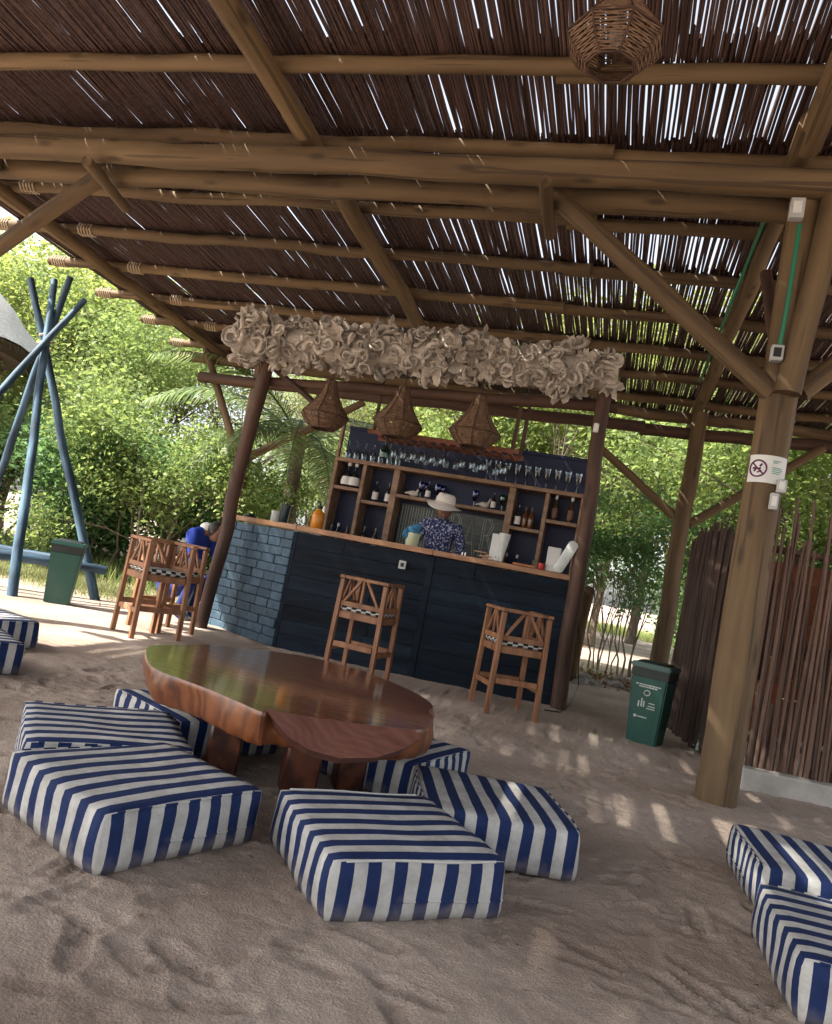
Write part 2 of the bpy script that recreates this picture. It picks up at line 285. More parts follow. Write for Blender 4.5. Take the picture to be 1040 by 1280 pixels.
# ------------------------------------------------------------------ ground
def graded(lo, hi, d0, far, g=1.16):
    c = list(np.arange(lo, hi+d0/2, d0)); s = d0; x = c[-1]
    while x < far: s *= g; x += s; c.append(x)
    s = d0; x = c[0]; L = []
    while x > -far: s *= g; x -= s; L.append(x)
    return np.array(L[::-1]+c)
gx = graded(-3.4, 2.2, .0145, 260); gy = graded(1.5, 5.2, .0145, 260, 1.06)
X, Y = np.meshgrid(gx, gy); P = np.stack([X, Y], -1)
Zg = (vnoise(P*1.1+50, 1)-.5)*.022 + (vnoise(P*3.1+9, 2)-.5)*.010 + (vnoise(P*8+3, 3)-.5)*.007 + (vnoise(P*19+7, 4)-.5)*.006 + (vnoise(P*37+1, 5)-.5)*.006
mound = np.zeros_like(X)
fr = np.random.default_rng(3)
for q in range(900):                                  # footprints: sole-shaped dents with a pushed-up rim
    px, py = fr.uniform(-4.6, 2.6), 1.3+fr.random()**1.3*6; an = fr.uniform(0, 6.28); ln, wd, dp = fr.uniform(.09, .14), fr.uniform(.035, .055), fr.uniform(.004, .011)
    ix = np.searchsorted(gx, [px-.25, px+.25]); iy = np.searchsorted(gy, [py-.25, py+.25])
    sx = X[iy[0]:iy[1], ix[0]:ix[1]]-px; sy = Y[iy[0]:iy[1], ix[0]:ix[1]]-py
    a = sx*math.cos(an)+sy*math.sin(an); b = -sx*math.sin(an)+sy*math.cos(an)
    w = wd*(1-.22*np.cos(a/ln*2.2)); d = np.sqrt((a/ln)**2+(b/w)**2)
    tread = 1+.3*np.sin(a*(210 if q % 2 else 300)+q+b*40*(q % 3))
    Zg[iy[0]:iy[1], ix[0]:ix[1]] += -dp*tread/(1+np.exp((d-1)*16)) + dp*.45*np.exp(-((d-1.2)/.16)**2)
fade = np.clip(1.6-np.hypot(X+1, Y-4)/22, 0.0, 1); Zg *= .25+.75*fade
for (cx_, cy_, r_, h_) in ((.81, 5.2, .35, .035), (-4.2, 7.6, .4, .03), (-.36, 7.7, .3, .02)):   # sand heaped against the posts
    Zg += h_*np.exp(-((X-cx_)**2+(Y-cy_)**2)/r_**2)
far_r = np.clip((np.hypot(X, Y)-14)/12, 0, 1); Zg += far_r*(vnoise(P*.25, 8)-.4)*.4
ny, nx = X.shape
me = bpy.data.meshes.new('ground'); vs = np.stack([X, Y, Zg], -1).reshape(-1, 3); ii = (np.arange(ny-1)[:, None]*nx+np.arange(nx-1)[None]).reshape(-1)
me.from_pydata(vs.tolist(), [], np.stack([ii, ii+1, ii+nx+1, ii+nx], 1).tolist()); me.polygons.foreach_set('use_smooth', [True]*len(me.polygons))
ms = mat('sand', (.325, .25, .198), .95, (.485, .395, .325), (1.3, 1.3, 1.3), 9, (.32, .68), .55, (120, 120, 120), spec=.15, third=(.405, .322, .262))
N = ms.node_tree.nodes; L = ms.node_tree.links; b = N['Principled BSDF']; src = b.inputs['Base Color'].links[0].from_socket; tcn = [n for n in N if n.type == 'TEX_COORD'][0]
g = N.new('ShaderNodeTexNoise'); g.inputs['Scale'].default_value = 150; g.inputs['Detail'].default_value = 6; g.inputs['Roughness'].default_value = .75; L.new(tcn.outputs['Object'], g.inputs['Vector'])
r = N.new('ShaderNodeMapRange'); r.inputs[1].default_value = .3; r.inputs[2].default_value = .7; r.inputs[3].default_value = .62; r.inputs[4].default_value = 1.32; L.new(g.outputs['Fac'], r.inputs[0])
hv = N.new('ShaderNodeHueSaturation'); L.new(r.outputs[0], hv.inputs['Value']); L.new(src, hv.inputs['Color']); L.new(hv.outputs[0], b.inputs['Base Color'])
g2 = N.new('ShaderNodeTexNoise'); g2.inputs['Scale'].default_value = 34; g2.inputs['Detail'].default_value = 9; g2.inputs['Roughness'].default_value = .72; L.new(tcn.outputs['Object'], g2.inputs['Vector'])
bb = N.new('ShaderNodeBump'); bb.inputs['Strength'].default_value = .6; bb.inputs['Distance'].default_value = .022; L.new(g2.outputs['Fac'], bb.inputs['Height'])
ob = b.inputs['Normal'].links[0].from_node; L.new(bb.outputs[0], ob.inputs['Normal'])
me.materials.append(ms); gnd = link('ground', me); gnd['kind'] = 'structure'
def gz(x, y):
    i = min(max(np.searchsorted(gy, y)-1, 0), ny-2); j = min(max(np.searchsorted(gx, x)-1, 0), nx-2); return float(Zg[i:i+2, j:j+2].mean())
# ------------------------------------------------------------------ pavilion frame
RS = -.036
def zr(Y): return 4.085+RS*(Y-6.245)            # rafter centre line
PAV = thing('pavilion', 'open pole pavilion with reed roof, log beams and thick bare posts over the sand', 'pavilion', (.81, 5.2, 0))
log('post', (.81, 5.2, -.2), (.80, 5.2, 3.98), .128, .105, M_POLE, PAV, 18, .008)['label'] = 'thick pale log post carrying the no smoking sign'
log('post_splice', ony(984, 492, 5.06), ony(1052, 215, 5.06), .082, .075, M_POLE, PAV, 14, .008)
XL, XC, XR = -6.70, -2.78, .71
log('post', (.72, 10.7, -.2), (.74, 10.7, 3.85), .125, .10, M_POLE, PAV, 14)
log('post', (-5.84, 10.7, -.2), (-5.86, 10.7, 3.85), .12, .10, M_POLE, PAV, 14)
log('post', (-5.9, 5.2, -.2), (-5.9, 5.2, 3.98), .125, .105, M_POLE, PAV, 14)
log('post', (4.1, 5.2, -.2), (4.1, 5.2, 3.98), .125, .105, M_POLE, PAV, 14)
log('post', (4.1, 10.7, -.2), (4.1, 10.7, 3.85), .125, .105, M_POLE, PAV, 14)
log('main_beam', (-7.6, 5.05, 3.985), (1.02, 5.05, 3.965), .10, .092, M_POLE, PAV, 16, .012)
log('main_beam', (1.03, 5.07, 3.965), (5.2, 5.07, 3.97), .09, .09, M_POLE, PAV, 16, .012)
log('main_beam', (-7.6, 5.38, 3.965), (5.2, 5.40, 3.955), .095, .088, M_POLE, PAV, 16, .012)
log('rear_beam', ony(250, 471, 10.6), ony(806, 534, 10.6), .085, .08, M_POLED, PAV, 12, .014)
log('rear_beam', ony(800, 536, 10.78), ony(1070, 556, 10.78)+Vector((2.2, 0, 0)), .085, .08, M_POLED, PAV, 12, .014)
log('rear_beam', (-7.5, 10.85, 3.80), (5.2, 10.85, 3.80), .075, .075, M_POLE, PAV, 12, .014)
for x in (XL, XC, XR, 4.1):
    log('rafter', (x, -4.5, zr(-4.5)), (x+.01, 4.97, zr(4.97)+.03), .088, .08, M_POLE, PAV, 14, .014)
    log('rafter', (x-.01, 4.75, zr(4.75)+.045), (x, 11.75, zr(11.75)), .085, .075, M_POLE, PAV, 14, .016)
# bent short strut between rafter and post
log('strut', ony(957, 343, 5.75), ony(972, 432, 5.3), .042, .05, M_POLED, PAV, 10, .02)
# braces
log('brace', ony(966, 492, 5.16), ony(694, 246, 5.22), .073, .066, M_POLE, PAV, 14, .008)
log('brace', ony(1000, 490, 5.22), ony(1120, 395, 5.22), .07, .066, M_POLE, PAV, 12, .008)
log('brace', ony(130, 218, 5.2), ony(-60, 350, 5.2), .072, .07, M_POLE, PAV, 14, .008)
for (a, b2) in (((843, 646), (742, 553)), ((862, 655), (1030, 560)), ((297, 570), (256, 432)), ((312, 571), (455, 503))):
    log('brace', ony(*a, 10.72), ony(*b2, 10.72), .062, .055, M_POLE, PAV, 12, .01)
for (a, b2) in (((116, 204), (156, 243)), ((683, 230), (689, 280))):
    pa = ony(*a, 4.93); pb = ony(*b2, 5.53); log('peg', (pa.x, 4.86, pa.z-.02), (pb.x, 5.58, pa.z-.05), .046, .044, M_POLE, PAV, 12, .003)
# purlins over the rafters
PY = [-1.6+.958*i for i in range(14)]; PY = [y for y in PY if y < 11.6]+[11.55]
for i, y in enumerate([4.40-.958*k for k in (9, 8, 7, 6, 5, 4, 3, 2, 1)]+[4.40, 5.26, 6.22, 7.12, 8.07, 9.05, 10.0, 11.0, 11.6]):
    xl = -7.65-random.uniform(0, .14); z = zr(y)+.145; j = random.uniform(-1.2, .2)
    log('purlin', (xl, y, z), (j, y+.02, z+.0), .060, .055, M_POLE, PAV, 10, .014)
    log('purlin', (j-.25, y+.095, z+.005), (5.6, y+.05, z), .058, .055, M_POLE, PAV, 10, .014)
    if 5.5 < y < 11.5:                               # rope lashings where the purlin crosses the end rafter
        mb = MB(); x0 = xl+.05; pts = [(x0+.22*t/36+.0, y+.067*math.cos(t*1.05), z+.067*math.sin(t*1.05)) for t in range(37)]
        mb.tube(pts, .011, 5); mb.build('rope_lashing', M_ROPE, PAV); mb = MB()
        pts = [(XL+.16+.2*t/30, y+.066*math.cos(t*1.05), z+.066*math.sin(t*1.05)) for t in range(31)]; mb.tube(pts, .011, 5)
        mb.build('rope_lashing', M_ROPE, PAV)
# reeds: rows of loose canes laid along the slope, just above the purlins
def reed_mesh(L, r, seed):
    q = random.Random(seed); mb = MB(); k = 5; a, c = q.uniform(-.009, .009), q.uniform(-.005, .005)
    mb.tube([(a*math.sin(math.pi*i/k), c*math.sin(2.2*math.pi*i/k), L*i/k) for i in range(k+1)], [r*(1-.28*i/k)*(1+q.uniform(-.06, .06)) for i in range(k+1)], 6, cap=False); return mb
RV = [reed_mesh(1.16, .0096+.0008*(i % 4), i) for i in range(10)]
RM = [mb.mesh('reed', M_REED) for mb in RV]; RA = [np.array(mb.v) for mb in RV]; RF = [mb.f for mb in RV]
def twin(mb):
    v_ = np.array(mb.v).reshape(6, 6, 3); c_ = v_.mean(1); r_ = np.linalg.norm(v_-c_[:, None], axis=2).mean(1)
    return np.concatenate([c_[i]+r_[i]*np.array([[1, 0, 0], [0, 1, 0], [-1, 0, 0], [0, -1, 0]]) for i in (0, 2, 3, 5)])
TA = [twin(mb) for mb in RV]; TF = [(i*4+j, i*4+(j+1) % 4, i*4+4+(j+1) % 4, i*4+4+j) for i in range(3) for j in range(4)]
allv, allf, off, nparts = [], [], 0, 0
sx_ = Matrix.Rotation(math.radians(-90), 3, 'X')    # local z -> +y
y = 4.30-.958*9; row = 0
while y < 11.5:
    x = -7.45; zoff = .215+.016*(row % 2)
    while x < 5.4:
        v = random.randrange(10); dens = .55+.45*vnoise(np.array([x*.55+20, y*.4+3]), 11)
        x += random.uniform(.0138, .0180)+((random.random() < .34)*random.uniform(.003, .0070) if y > 2.3 else 0)+((random.random() < .16)*random.uniform(.015, .04) if -3.75 < x < -2.4 and .3 < y < 1.6 else 0)  # unseen rows lack small gaps; wide gaps added to throw a sun patch
        flip = random.random() < .5; yaw = random.gauss(0, .006); dy = random.uniform(-.07, .07); dz = random.uniform(-.005, .009)
        base = Vector((x, y+dy+(1.16 if flip else 0), 0)); base.z = zr(base.y)+zoff+dz
        dirv = Vector((math.sin(yaw), math.cos(yaw), RS+random.gauss(0, .004)))*(-1 if flip else 1)
        Q = dirv.to_track_quat('Z', 'Y').to_matrix()
        if nparts < 296 and 3.0 < y < 4.9 and -1.75 < x < .95:
            nparts += 1; link('reed', RM[v], PAV, Matrix.Translation(base) @ Q.to_4x4())
        else:
            a = RA[v] @ np.array(Q).T + np.array(base); allv.append(a); allf.append(np.array(RF[v])+off); off += len(a)
        if x < -2 and y > 2.3 and random.random() < .15: continue
        a = TA[v] @ np.array(Q).T + np.array(base)+np.array([random.gauss(0, .0018), random.uniform(-.04, .04), .0165+random.uniform(0, .004)]); allv.append(a); allf.append(np.array(TF)+off); off += len(a)     # twin canes stacked on the first layer, added to block sun through its gaps
    y += .958; row += 1
V = np.concatenate(allv); F = np.concatenate(allf); me = bpy.data.meshes.new('reed_thatch'); me.from_pydata(V.tolist(), [], F.tolist()); me.materials.append(M_REED)
me.polygons.foreach_set('use_smooth', [True]*len(me.polygons))
o = link('reed_thatch', me, PAV); o['kind'] = 'stuff'
# sign, switch boxes, conduit on the big post
def wrap(zc, h, a0, a1, r, cx=.806, cy=5.2, n=12):
    mb = MB(); vs = []
    for i in range(n+1):
        a = a0+(a1-a0)*i/n
        for rr, z in ((r, zc-h/2), (r, zc+h/2), (r-.012, zc+h/2), (r-.012, zc-h/2)): vs.append((cx+rr*math.cos(a), cy+rr*math.sin(a), z))
    mb.add(vs, [(i*4+k, i*4+4+k, i*4+4+(k+1) % 4, i*4+(k+1) % 4) for i in range(n) for k in range(4)]+[(0, 1, 2, 3), (n*4+3, n*4+2, n*4+1, n*4)]); return mb
SG = thing('no_smoking_sign', 'white wrap-around sign with purple no smoking circle on thick pale post', 'sign', (.81, 5.08, 2.05))
pz = ony(966, 587, 5.08).z; RB = .122; va = math.atan2(-5.2, -.806)
wrap(pz, .175, va-.98, va+1.15, RB).build('panel', M_WHITE, SG)
M_PURP = mat('purple_print', (.11, .012, .075), .6); M_TEAL = mat('teal_print', (.12, .34, .30), .6)
def on_sign(u, w, r=RB+.0015): a = va-.42+u/RB; return Vector((.806+r*math.cos(a), 5.2+r*math.sin(a), pz+w))
mb = MB(); mb.tube([on_sign(.052*math.cos(t*.2618), .052*math.sin(t*.2618)) for t in range(24)], .0055, 6, close=True)
mb.tube([on_sign(-.038+.0095*t, .036-.009*t) for t in range(9)], .0045, 6); mb.build('prohibition_ring', M_PURP, SG)
mb = MB(); mb.tube([on_sign(-.03+.007*t, .002*math.sin(t)) for t in range(8)], .006, 6); mb.tube([on_sign(.012+.004*t, .012+.006*t) for t in range(4)], .006, 6)
mb.tube([on_sign(-.02+.005*t, -.02+.008*t) for t in range(4)], .006, 6); mb.tube([on_sign(.0+.006*t, -.026+.003*t) for t in range(5)], .005, 6); mb.build('cigarette_symbol', M_PURP, SG)
mb = MB()
for w, l in ((.055, .05), (.043, .03), (.012, .06), (.0, .065), (-.012, .06), (-.024, .045)): mb.tube([on_sign(.085+l*t/5, w) for t in range(6)], .0026, 4)
mb.build('text_print', M_TEAL, SG)
def pbox(name, label, cat, px, Yp, size, m=M_GREYP, axis_tilt=0, inset=None):
    t = thing(name, label, cat, ony(*px, Yp)); c = ony(*px, Yp); mb = MB(); q = (c-Vector((.806, 5.2, c.z))); q.z = 0; q.normalize(); q = Vector((-.05, -1, 0)).normalized(); xx = Vector((1, -.05, 0))
    mb.box(c, size, xx, q, (0, 0, 1), 0, .006); mb.build('housing', m, t)
    mb = MB(); mb.box(c+q*(size[1]/2+.002), (size[0]*.6, .006, size[2]*.6), xx, q, (0, 0, 1), 0, .002); mb.build('cover_plate', inset or M_WHITE, t); return t
pbox('switch_box', 'small grey switch box directly under the no smoking sign', 'switch', (977, 608), 5.075, (.055, .045, .085))
pbox('switch_box', 'lower small grey switch box fixed to the thick post', 'switch', (967, 627), 5.075, (.05, .045, .105))
pbox('junction_box', 'grey junction box under the log beam where the green conduit starts', 'junction box', (996, 262), 4.93, (.085, .07, .13))
pbox('junction_box', 'grey socket box with dark face where the green conduit ends on the post', 'socket', (971, 442), 5.03, (.075, .06, .10), inset=M_BLACK)
mb = MB(); mb.tube([ony(1000, 280, 4.94), ony(994, 320, 4.96), ony(986, 370, 4.99), ony(979, 410, 5.0), ony(974, 436, 5.02)], .0135, 8)
tag(mb.build('conduit', M_CONDUIT), 'green plastic conduit running down the thick post between two boxes', 'conduit')
mb = MB(); mb.tube([Vector((XR-.09-.004*k, 5.55+.5*k, zr(5.55+.5*k)-.03)) for k in range(9)], .0135, 8)
tag(mb.build('conduit', M_CONDUIT), 'green plastic conduit clipped along the side of the roof rafter', 'conduit')
# ------------------------------------------------------------------ bar posts, beam, shells
BP = thing('bar_portal', 'dark red-brown pole portal standing at both ends of the blue bar', 'portal', (-2.3, 7.6, 0))
plb = onz(250, 786); prb = onz(698, 886)
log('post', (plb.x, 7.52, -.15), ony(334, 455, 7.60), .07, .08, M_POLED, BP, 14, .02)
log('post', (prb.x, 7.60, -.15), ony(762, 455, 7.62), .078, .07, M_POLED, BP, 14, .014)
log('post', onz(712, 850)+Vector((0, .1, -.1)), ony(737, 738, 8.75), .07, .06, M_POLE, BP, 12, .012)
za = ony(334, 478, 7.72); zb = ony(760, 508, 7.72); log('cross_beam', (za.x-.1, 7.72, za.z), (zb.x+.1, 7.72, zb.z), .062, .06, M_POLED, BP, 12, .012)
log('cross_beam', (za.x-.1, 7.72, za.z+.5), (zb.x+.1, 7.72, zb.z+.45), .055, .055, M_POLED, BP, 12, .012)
log('brace', ony(345, 462, 7.66), ony(398, 508, 7.66), .035, .032, M_POLED, BP, 10, .006)
def shell_mesh(i):
    q = random.Random(100+i); mb = MB(); n = 18
    if i % 3 == 0:                                   # ruffled bowl with a rolled lip
        fr_, ph, am = q.choice((3, 4, 5)), q.uniform(0, 6), q.uniform(.18, .34); vs = []
        for (rr, zz) in ((.06, -.42), (.4, -.34), (.72, -.14), (.95, .12), (1.06, .27), (1.05, .30), (.94, .17), (.70, -.09), (.38, -.285), (.05, -.36)):
            for j in range(n):
                t = 2*math.pi*j/n; k = 1+am*math.sin(fr_*t+ph)*rr; w = .3*math.sin((fr_+1)*t-ph)*rr*rr
                vs.append((rr*k*math.cos(t), rr*k*math.sin(t)*(.8), zz+w))
        mb.add(vs, [(a*n+j, a*n+(j+1) % n, (a+1)*n+(j+1) % n, (a+1)*n+j) for a in range(9) for j in range(n)])
    else:                                            # curled scroll
        t0 = q.uniform(1.4, 2.1); k = 20; pts = []; rr = []
        for j in range(k):
            t = j/(k-1); a = t*t0*math.pi*1.25+q.uniform(-.05, .05); R = .95-.6*t
            pts.append((R*math.cos(a), R*math.sin(a)*.85, .5*(t-.5)+.2*math.sin(a*2))); rr.append(.11+.12*math.sin(math.pi*min(1, t*1.1))+.02*math.sin(j*1.7))
        mb.tube(pts, rr, 7)
        mb.lathe([(.05, -.5), (.5, -.42), (.85, -.2), (.95, 0), (.9, 0), (.78, -.18), (.45, -.34), (.05, -.4)], n=12)
    return mb.mesh('shell', M_SHELL)
SM = [shell_mesh(i) for i in range(10)]
GAR = thing('shell_garland', 'long bundle of pale curled seashells hung across the top of the bar', 'garland', (-2.4, 7.45, 3.0))
ga = ony(300, 419, 7.42); gb = ony(766, 462, 7.42)
mb = MB(); mb.tube([(ga.x-.1, 7.55, ga.z+.0), ((ga.x+gb.x)/2, 7.55, (ga.z+gb.z)/2), (gb.x+.05, 7.55, gb.z)], [.19, .21, .18], 10); mb.build('core_bundle', M_SHELL, GAR)
cnt = 0
for layer, (rad, num, sc) in enumerate(((.20, 140, .122), (.26, 155, .092))):
    for k in range(num):
        t = (k+random.random())/num; ang = random.uniform(-1.9, 1.3) if layer else random.uniform(-2.0, 1.5)
        c = ga.lerp(gb, t); rd = rad*(1.12-.2*t)*(1+.14*math.sin(t*23)+.1*math.sin(t*51)); n_ = Vector((random.gauss(0, .35)-(.8 if t < .04 else 0)+(.8 if t > .97 else 0), -math.cos(ang), math.sin(ang))).normalized()
        pos = Vector((c.x, 7.52, c.z))+Vector((0, n_.y, n_.z))*rd+Vector((n_.x*.08, 0, 0))
        s = sc*random.uniform(.62, 1.15); nn = (n_+Vector((random.gauss(0, .4), 0, random.gauss(0, .4)))).normalized()
        link('shell', SM[random.randrange(10)], GAR, Matrix.Translation(pos) @ nn.to_track_quat('Z', 'Y').to_matrix().to_4x4() @ Matrix.Rotation(random.uniform(0, 6.28), 4, 'Z') @ Matrix.Scale(s, 4)); cnt += 1
# ------------------------------------------------------------------ the bar
BAR = thing('bar_counter', 'dark blue bar with brick side and brown wooden counter top', 'bar', (-2.3, 7.6, 0))
CZ = 1.245
A = Vector((-3.27, 7.45, 0)); K = Vector((-1.80, 7.52, 0)); B = Vector((prb.x-.02, 7.66, 0)); D = ony(270, 715, 8.02); D.z = 0
def panel_planks(p, q, rows, m, name, thick=.03, z0=0.0, z1=CZ-.01):
    d = (q-p); L_ = d.length; d.normalize(); nrm = Vector((d.y, -d.x, 0)); h = (z1-z0)/rows
    for i in range(rows):
        x = 0; segs = [L_] if random.random() < .5 else [L_*random.uniform(.3, .7)]
        if segs[0] < L_: segs.append(L_-segs[0])
        for sgl in segs:
            mb = MB(); mb.box(p+d*(x+sgl/2)+nrm*random.uniform(0, .004)+Vector((0, 0, z0+h*(i+.5))), (sgl-.003, thick, h-.0025), d, -nrm, (0, 0, 1), 0, .0015); mb.build(name, m, BAR); x += sgl
panel_planks(A, K, 8, M_NAVY, 'plank'); panel_planks(K, B, 8, M_NAVY, 'plank')
mb = MB()
for p, q in ((A, K), (K, B), (D, A)):
    d = (q-p).normalized(); n_ = Vector((d.y, -d.x, 0)); mb.box((p+q)/2-n_*.07+Vector((0, 0, CZ/2-.02)), ((q-p).length-.05, .09, CZ-.06), d, -n_, (0, 0, 1))
mb.build('core_wall', M_MORTAR, BAR)
mb = MB(); mb.tube([A+Vector((.0, -.0, -.05)), A+Vector((0, 0, CZ-.012))], .022, 8); mb.build('corner_trim', M_NAVY, BAR)
mb = MB(); mb.box(K+Vector((0, -.012, CZ/2)), (.07, .03, CZ-.03), (1, .05, 0), (-.05, 1, 0), (0, 0, 1), 0, .004); mb.build('joint_cover', M_NAVY, BAR)
d = (A-D); LD = d.length; d.normalize(); nrm = Vector((d.y, -d.x, 0)); rows = 13; h = (CZ-.015)/rows    # painted brick side
for i in range(rows):
    x = -.12*(i % 2)-random.uniform(0, .1)
    while x < LD-.03:
        w = random.uniform(.18, .33); x0, x1 = max(x, .012), min(x+w, LD-.02)
        if x1-x0 > .04:
            mb = MB(); mb.box(D+d*((x0+x1)/2)+nrm*random.uniform(-.003, .006)+Vector((0, 0, h*(i+.5))), (x1-x0-.005, .07, h-.005), (d+nrm*random.gauss(0, .008)), -nrm, (0, 0, 1), 0, .006); mb.build('brick', M_BRICK, BAR)
        x += w
def slab(pts, z0, z1, name, m, parent, bev=.006):
    bm = bmesh.new(); f = bm.faces.new([bm.verts.new((p[0], p[1], z0)) for p in pts]); e = bmesh.ops.extrude_face_region(bm, geom=[f]); bmesh.ops.translate(bm, verts=[v for v in e['geom'] if isinstance(v, bmesh.types.BMVert)], vec=(0, 0, z1-z0))
    bmesh.ops.recalc_face_normals(bm, faces=bm.faces)
    if bev: bmesh.ops.bevel(bm, geom=list(bm.edges), offset=bev, segments=2, affect='EDGES')
    me = bpy.data.meshes.new(name); bm.to_mesh(me); bm.free(); me.materials.append(m); return link(name, me, parent)
CT = CZ+.055
def off(p, n_, k): return (p[0]+n_.x*k, p[1]+n_.y*k)
n1 = Vector(((K-A).y, -(K-A).x, 0)).normalized(); n2 = Vector(((B-K).y, -(B-K).x, 0)).normalized(); n3 = nrm
m1 = (n1+n3).normalized(); m12 = (n1+n2).normalized()
slab([off(A, m1, .05), off(K, m12, .05), off(K, m12, -.40), off(A, m1, -.46)], CZ, CT, 'counter_top', M_COUNTER, BAR)
slab([off(K+Vector((.003, 0, 0)), m12, .05), off(B+Vector((.0, 0, 0)), n2, .05), off(B, n2, -.42), off(K+Vector((.003, 0, 0)), m12, -.40)], CZ, CT-.002, 'counter_top', M_COUNTER, BAR)
slab([off(D-d*.05, n3, .05), off(A-d*.003, m1, .05), off(A-d*.003, m1, -.46), off(D-d*.05, n3, -.40)], CZ, CT-.001, 'counter_top', M_COUNTER, BAR)
slab([(-3.3, 7.75), (-.45, 7.85), (-.45, 8.9), (-3.6, 8.9)], -.02, .17, 'floor_deck', M_SHELFW, BAR)
pz_ = ony(503, 706, 7.44); mb = MB(); mb.box(pz_, (.075, .02, .085), (1, .05, 0), (-.05, 1, 0), (0, 0, 1), 0, .004); o = mb.build('wall_socket', M_GREYP, BAR)
mb = MB(); mb.box(pz_+Vector((0, -.012, 0)), (.035, .008, .04), (1, .05, 0), (-.05, 1, 0), (0, 0, 1), 0, .002); mb.build('socket_face', M_BLACK, o)
# back bar
SH = thing('back_bar_shelf', 'tall navy shelf unit with brown wooden compartments behind the bar counter', 'shelf', (-2, 8.6, 0))
YF, YB = 8.45, 8.72
def sx(x, y): return ony(x, y, YF)
lf = sx(413, 613).x; rg = sx(724, 655).x; ztop = ony(430, 535, YB).z; zt = sx(423, 573).z; zt2 = sx(729, 620).z; zt = (zt+zt2)/2
mb = MB(); mb.box(((lf+rg)/2, YB+.02, ztop/2), (rg-lf+.02, .03, ztop), bev=.004); mb.build('back_panel', M_NAVYP, SH)
mb = MB(); mb.box(((lf+rg)/2, YB+.02, ztop+.02), (rg-lf+.03, .05, .04), bev=.004); mb.build('top_trim', M_NAVYP, SH)
def board(c, size, name='shelf_board'): mb = MB(); mb.box(c, size, bev=.004); return mb.build(name, M_SHELFW, SH)
ym = (YF+YB)/2; dep = YB-YF
board(((lf+rg)/2, ym, zt), (rg-lf+.04, dep, .045))
xs = [lf, sx(449, 620).x, sx(489, 628).x, sx(637, 634).x, sx(678, 657).x, rg]
for i, x in enumerate(xs):
    w = .075 if i in (2, 3) else .045
    board((x, ym+.002, (zt-.024)/2) if i not in (0, 5) else (x, ym+.002, zt/2-.012), (w, dep-.004, zt-.024), 'upright')
mb = MB(); mb.box((lf-.03, YF+.1, ztop/2+.06), (.035, .06, ztop+.12), bev=.004); mb.build('side_stile', M_SHELFW, SH)
zs = [sx(432, 610).z, sx(468, 629).z, (sx(493, 620).z+sx(632, 640).z)/2, sx(656, 662).z, sx(703, 654).z]
for i in range(5): board(((xs[i]+xs[i+1])/2, ym+.004, zs[i]), (xs[i+1]-xs[i]-.05, dep-.01, .04))
for i in range(5): board(((xs[i]+xs[i+1])/2, ym+.004, 1.16), (xs[i+1]-xs[i]-.05, dep-.01, .04))
# outlined letter board between the middle uprights
LB = thing('letter_board', 'dark board with tall thin outlined letters in the middle of the back shelf', 'sign', (sx(560, 650).x, 8.68, 1.2))
bx0, bx1 = xs[2]+.06, xs[3]-.06; bz1 = zs[2]-.06; bz0 = 1.32
mb = MB(); mb.box(((bx0+bx1)/2, YB-.02, (bz0+bz1)/2), (bx1-bx0, .02, bz1-bz0), bev=.003); mb.build('board', mat('board_grey', (.045, .05, .05), .6, (.10, .11, .10), (5, 5, 40), 4), LB)
M_CHALK = mat('chalk_line', (.33, .36, .33), .7)
hh = bz1-bz0; ls = []
def stroke(pts): mb = MB(); mb.tube([(bx0+a*(bx1-bx0), YB-.033, bz0+b*hh) for a, b in pts], .0045, 5); mb.build('letter_stroke', M_CHALK, LB)
for k in range(12): a = .02+.026*k; stroke([(a, .05), (a+.004*(k % 2), .95)])
for o_ in (0, .02):
    stroke([(.50+o_, .05+o_), (.50+o_, .95-o_), (.57-o_, .95-o_), (.60-o_, .85), (.60-o_, .62), (.57-o_, .53), (.52+o_, .52)]); stroke([(.57-o_, .53), (.61-o_, .42), (.61-o_, .15), (.58-o_, .05+o_), (.50+o_, .05+o_)])
    stroke([(.64+o_, .05), (.70, .95-o_*3), (.77-o_, .05)]); stroke([(.665, .35-o_*2), (.735, .35-o_*2)])
    stroke([(.81+o_, .05), (.81+o_, .95-o_), (.88-o_, .95-o_), (.91-o_, .8), (.88-o_, .58), (.83, .55)]); stroke([(.86+o_, .55), (.93+o_/2, .05)])
# ------------------------------------------------------------------ glasses, bottles and bar things
def glass_mesh(kind, m):
    P_ = {'wine': [(.032, 0), (.031, .003), (.005, .008), (.004, .075), (.012, .085), (.030, .105), (.036, .135), (.031, .185)],
          'flute': [(.030, 0), (.029, .003), (.004, .008), (.004, .06), (.012, .075), (.029, .12), (.034, .18), (.033, .19)],
          'goblet': [(.034, 0), (.033, .004), (.007, .012), (.006, .06), (.02, .075), (.042, .11), (.043, .15), (.038, .18)]}[kind]
    mb = MB(); ins = [(max(r-.002, .002), z+.001) for r, z in P_[::-1] if z > .07]; mb.lathe(P_+ins, n=14, cap=(True, True)); return mb.mesh('wine_glass', m)
GW, GF, GB, GT = glass_mesh('wine', M_GLASS), glass_mesh('flute', M_GLASS), glass_mesh('goblet', M_GLASSB), glass_mesh('goblet', M_GLASSG)
def put(name, me, loc, label, cat, group=None, s=1.0, flip=False, rz=None):
    o = link(name, me, None, Matrix.Translation(Vector(loc)) @ (Matrix.Rotation(math.pi, 4, 'X') if flip else Matrix.Identity(4)) @ Matrix.Rotation(random.uniform(0, 6) if rz is None else rz, 4, 'Z') @ Matrix.Scale(s, 4)); return tag(o, label, cat, group)
zt_ = zt+.0235
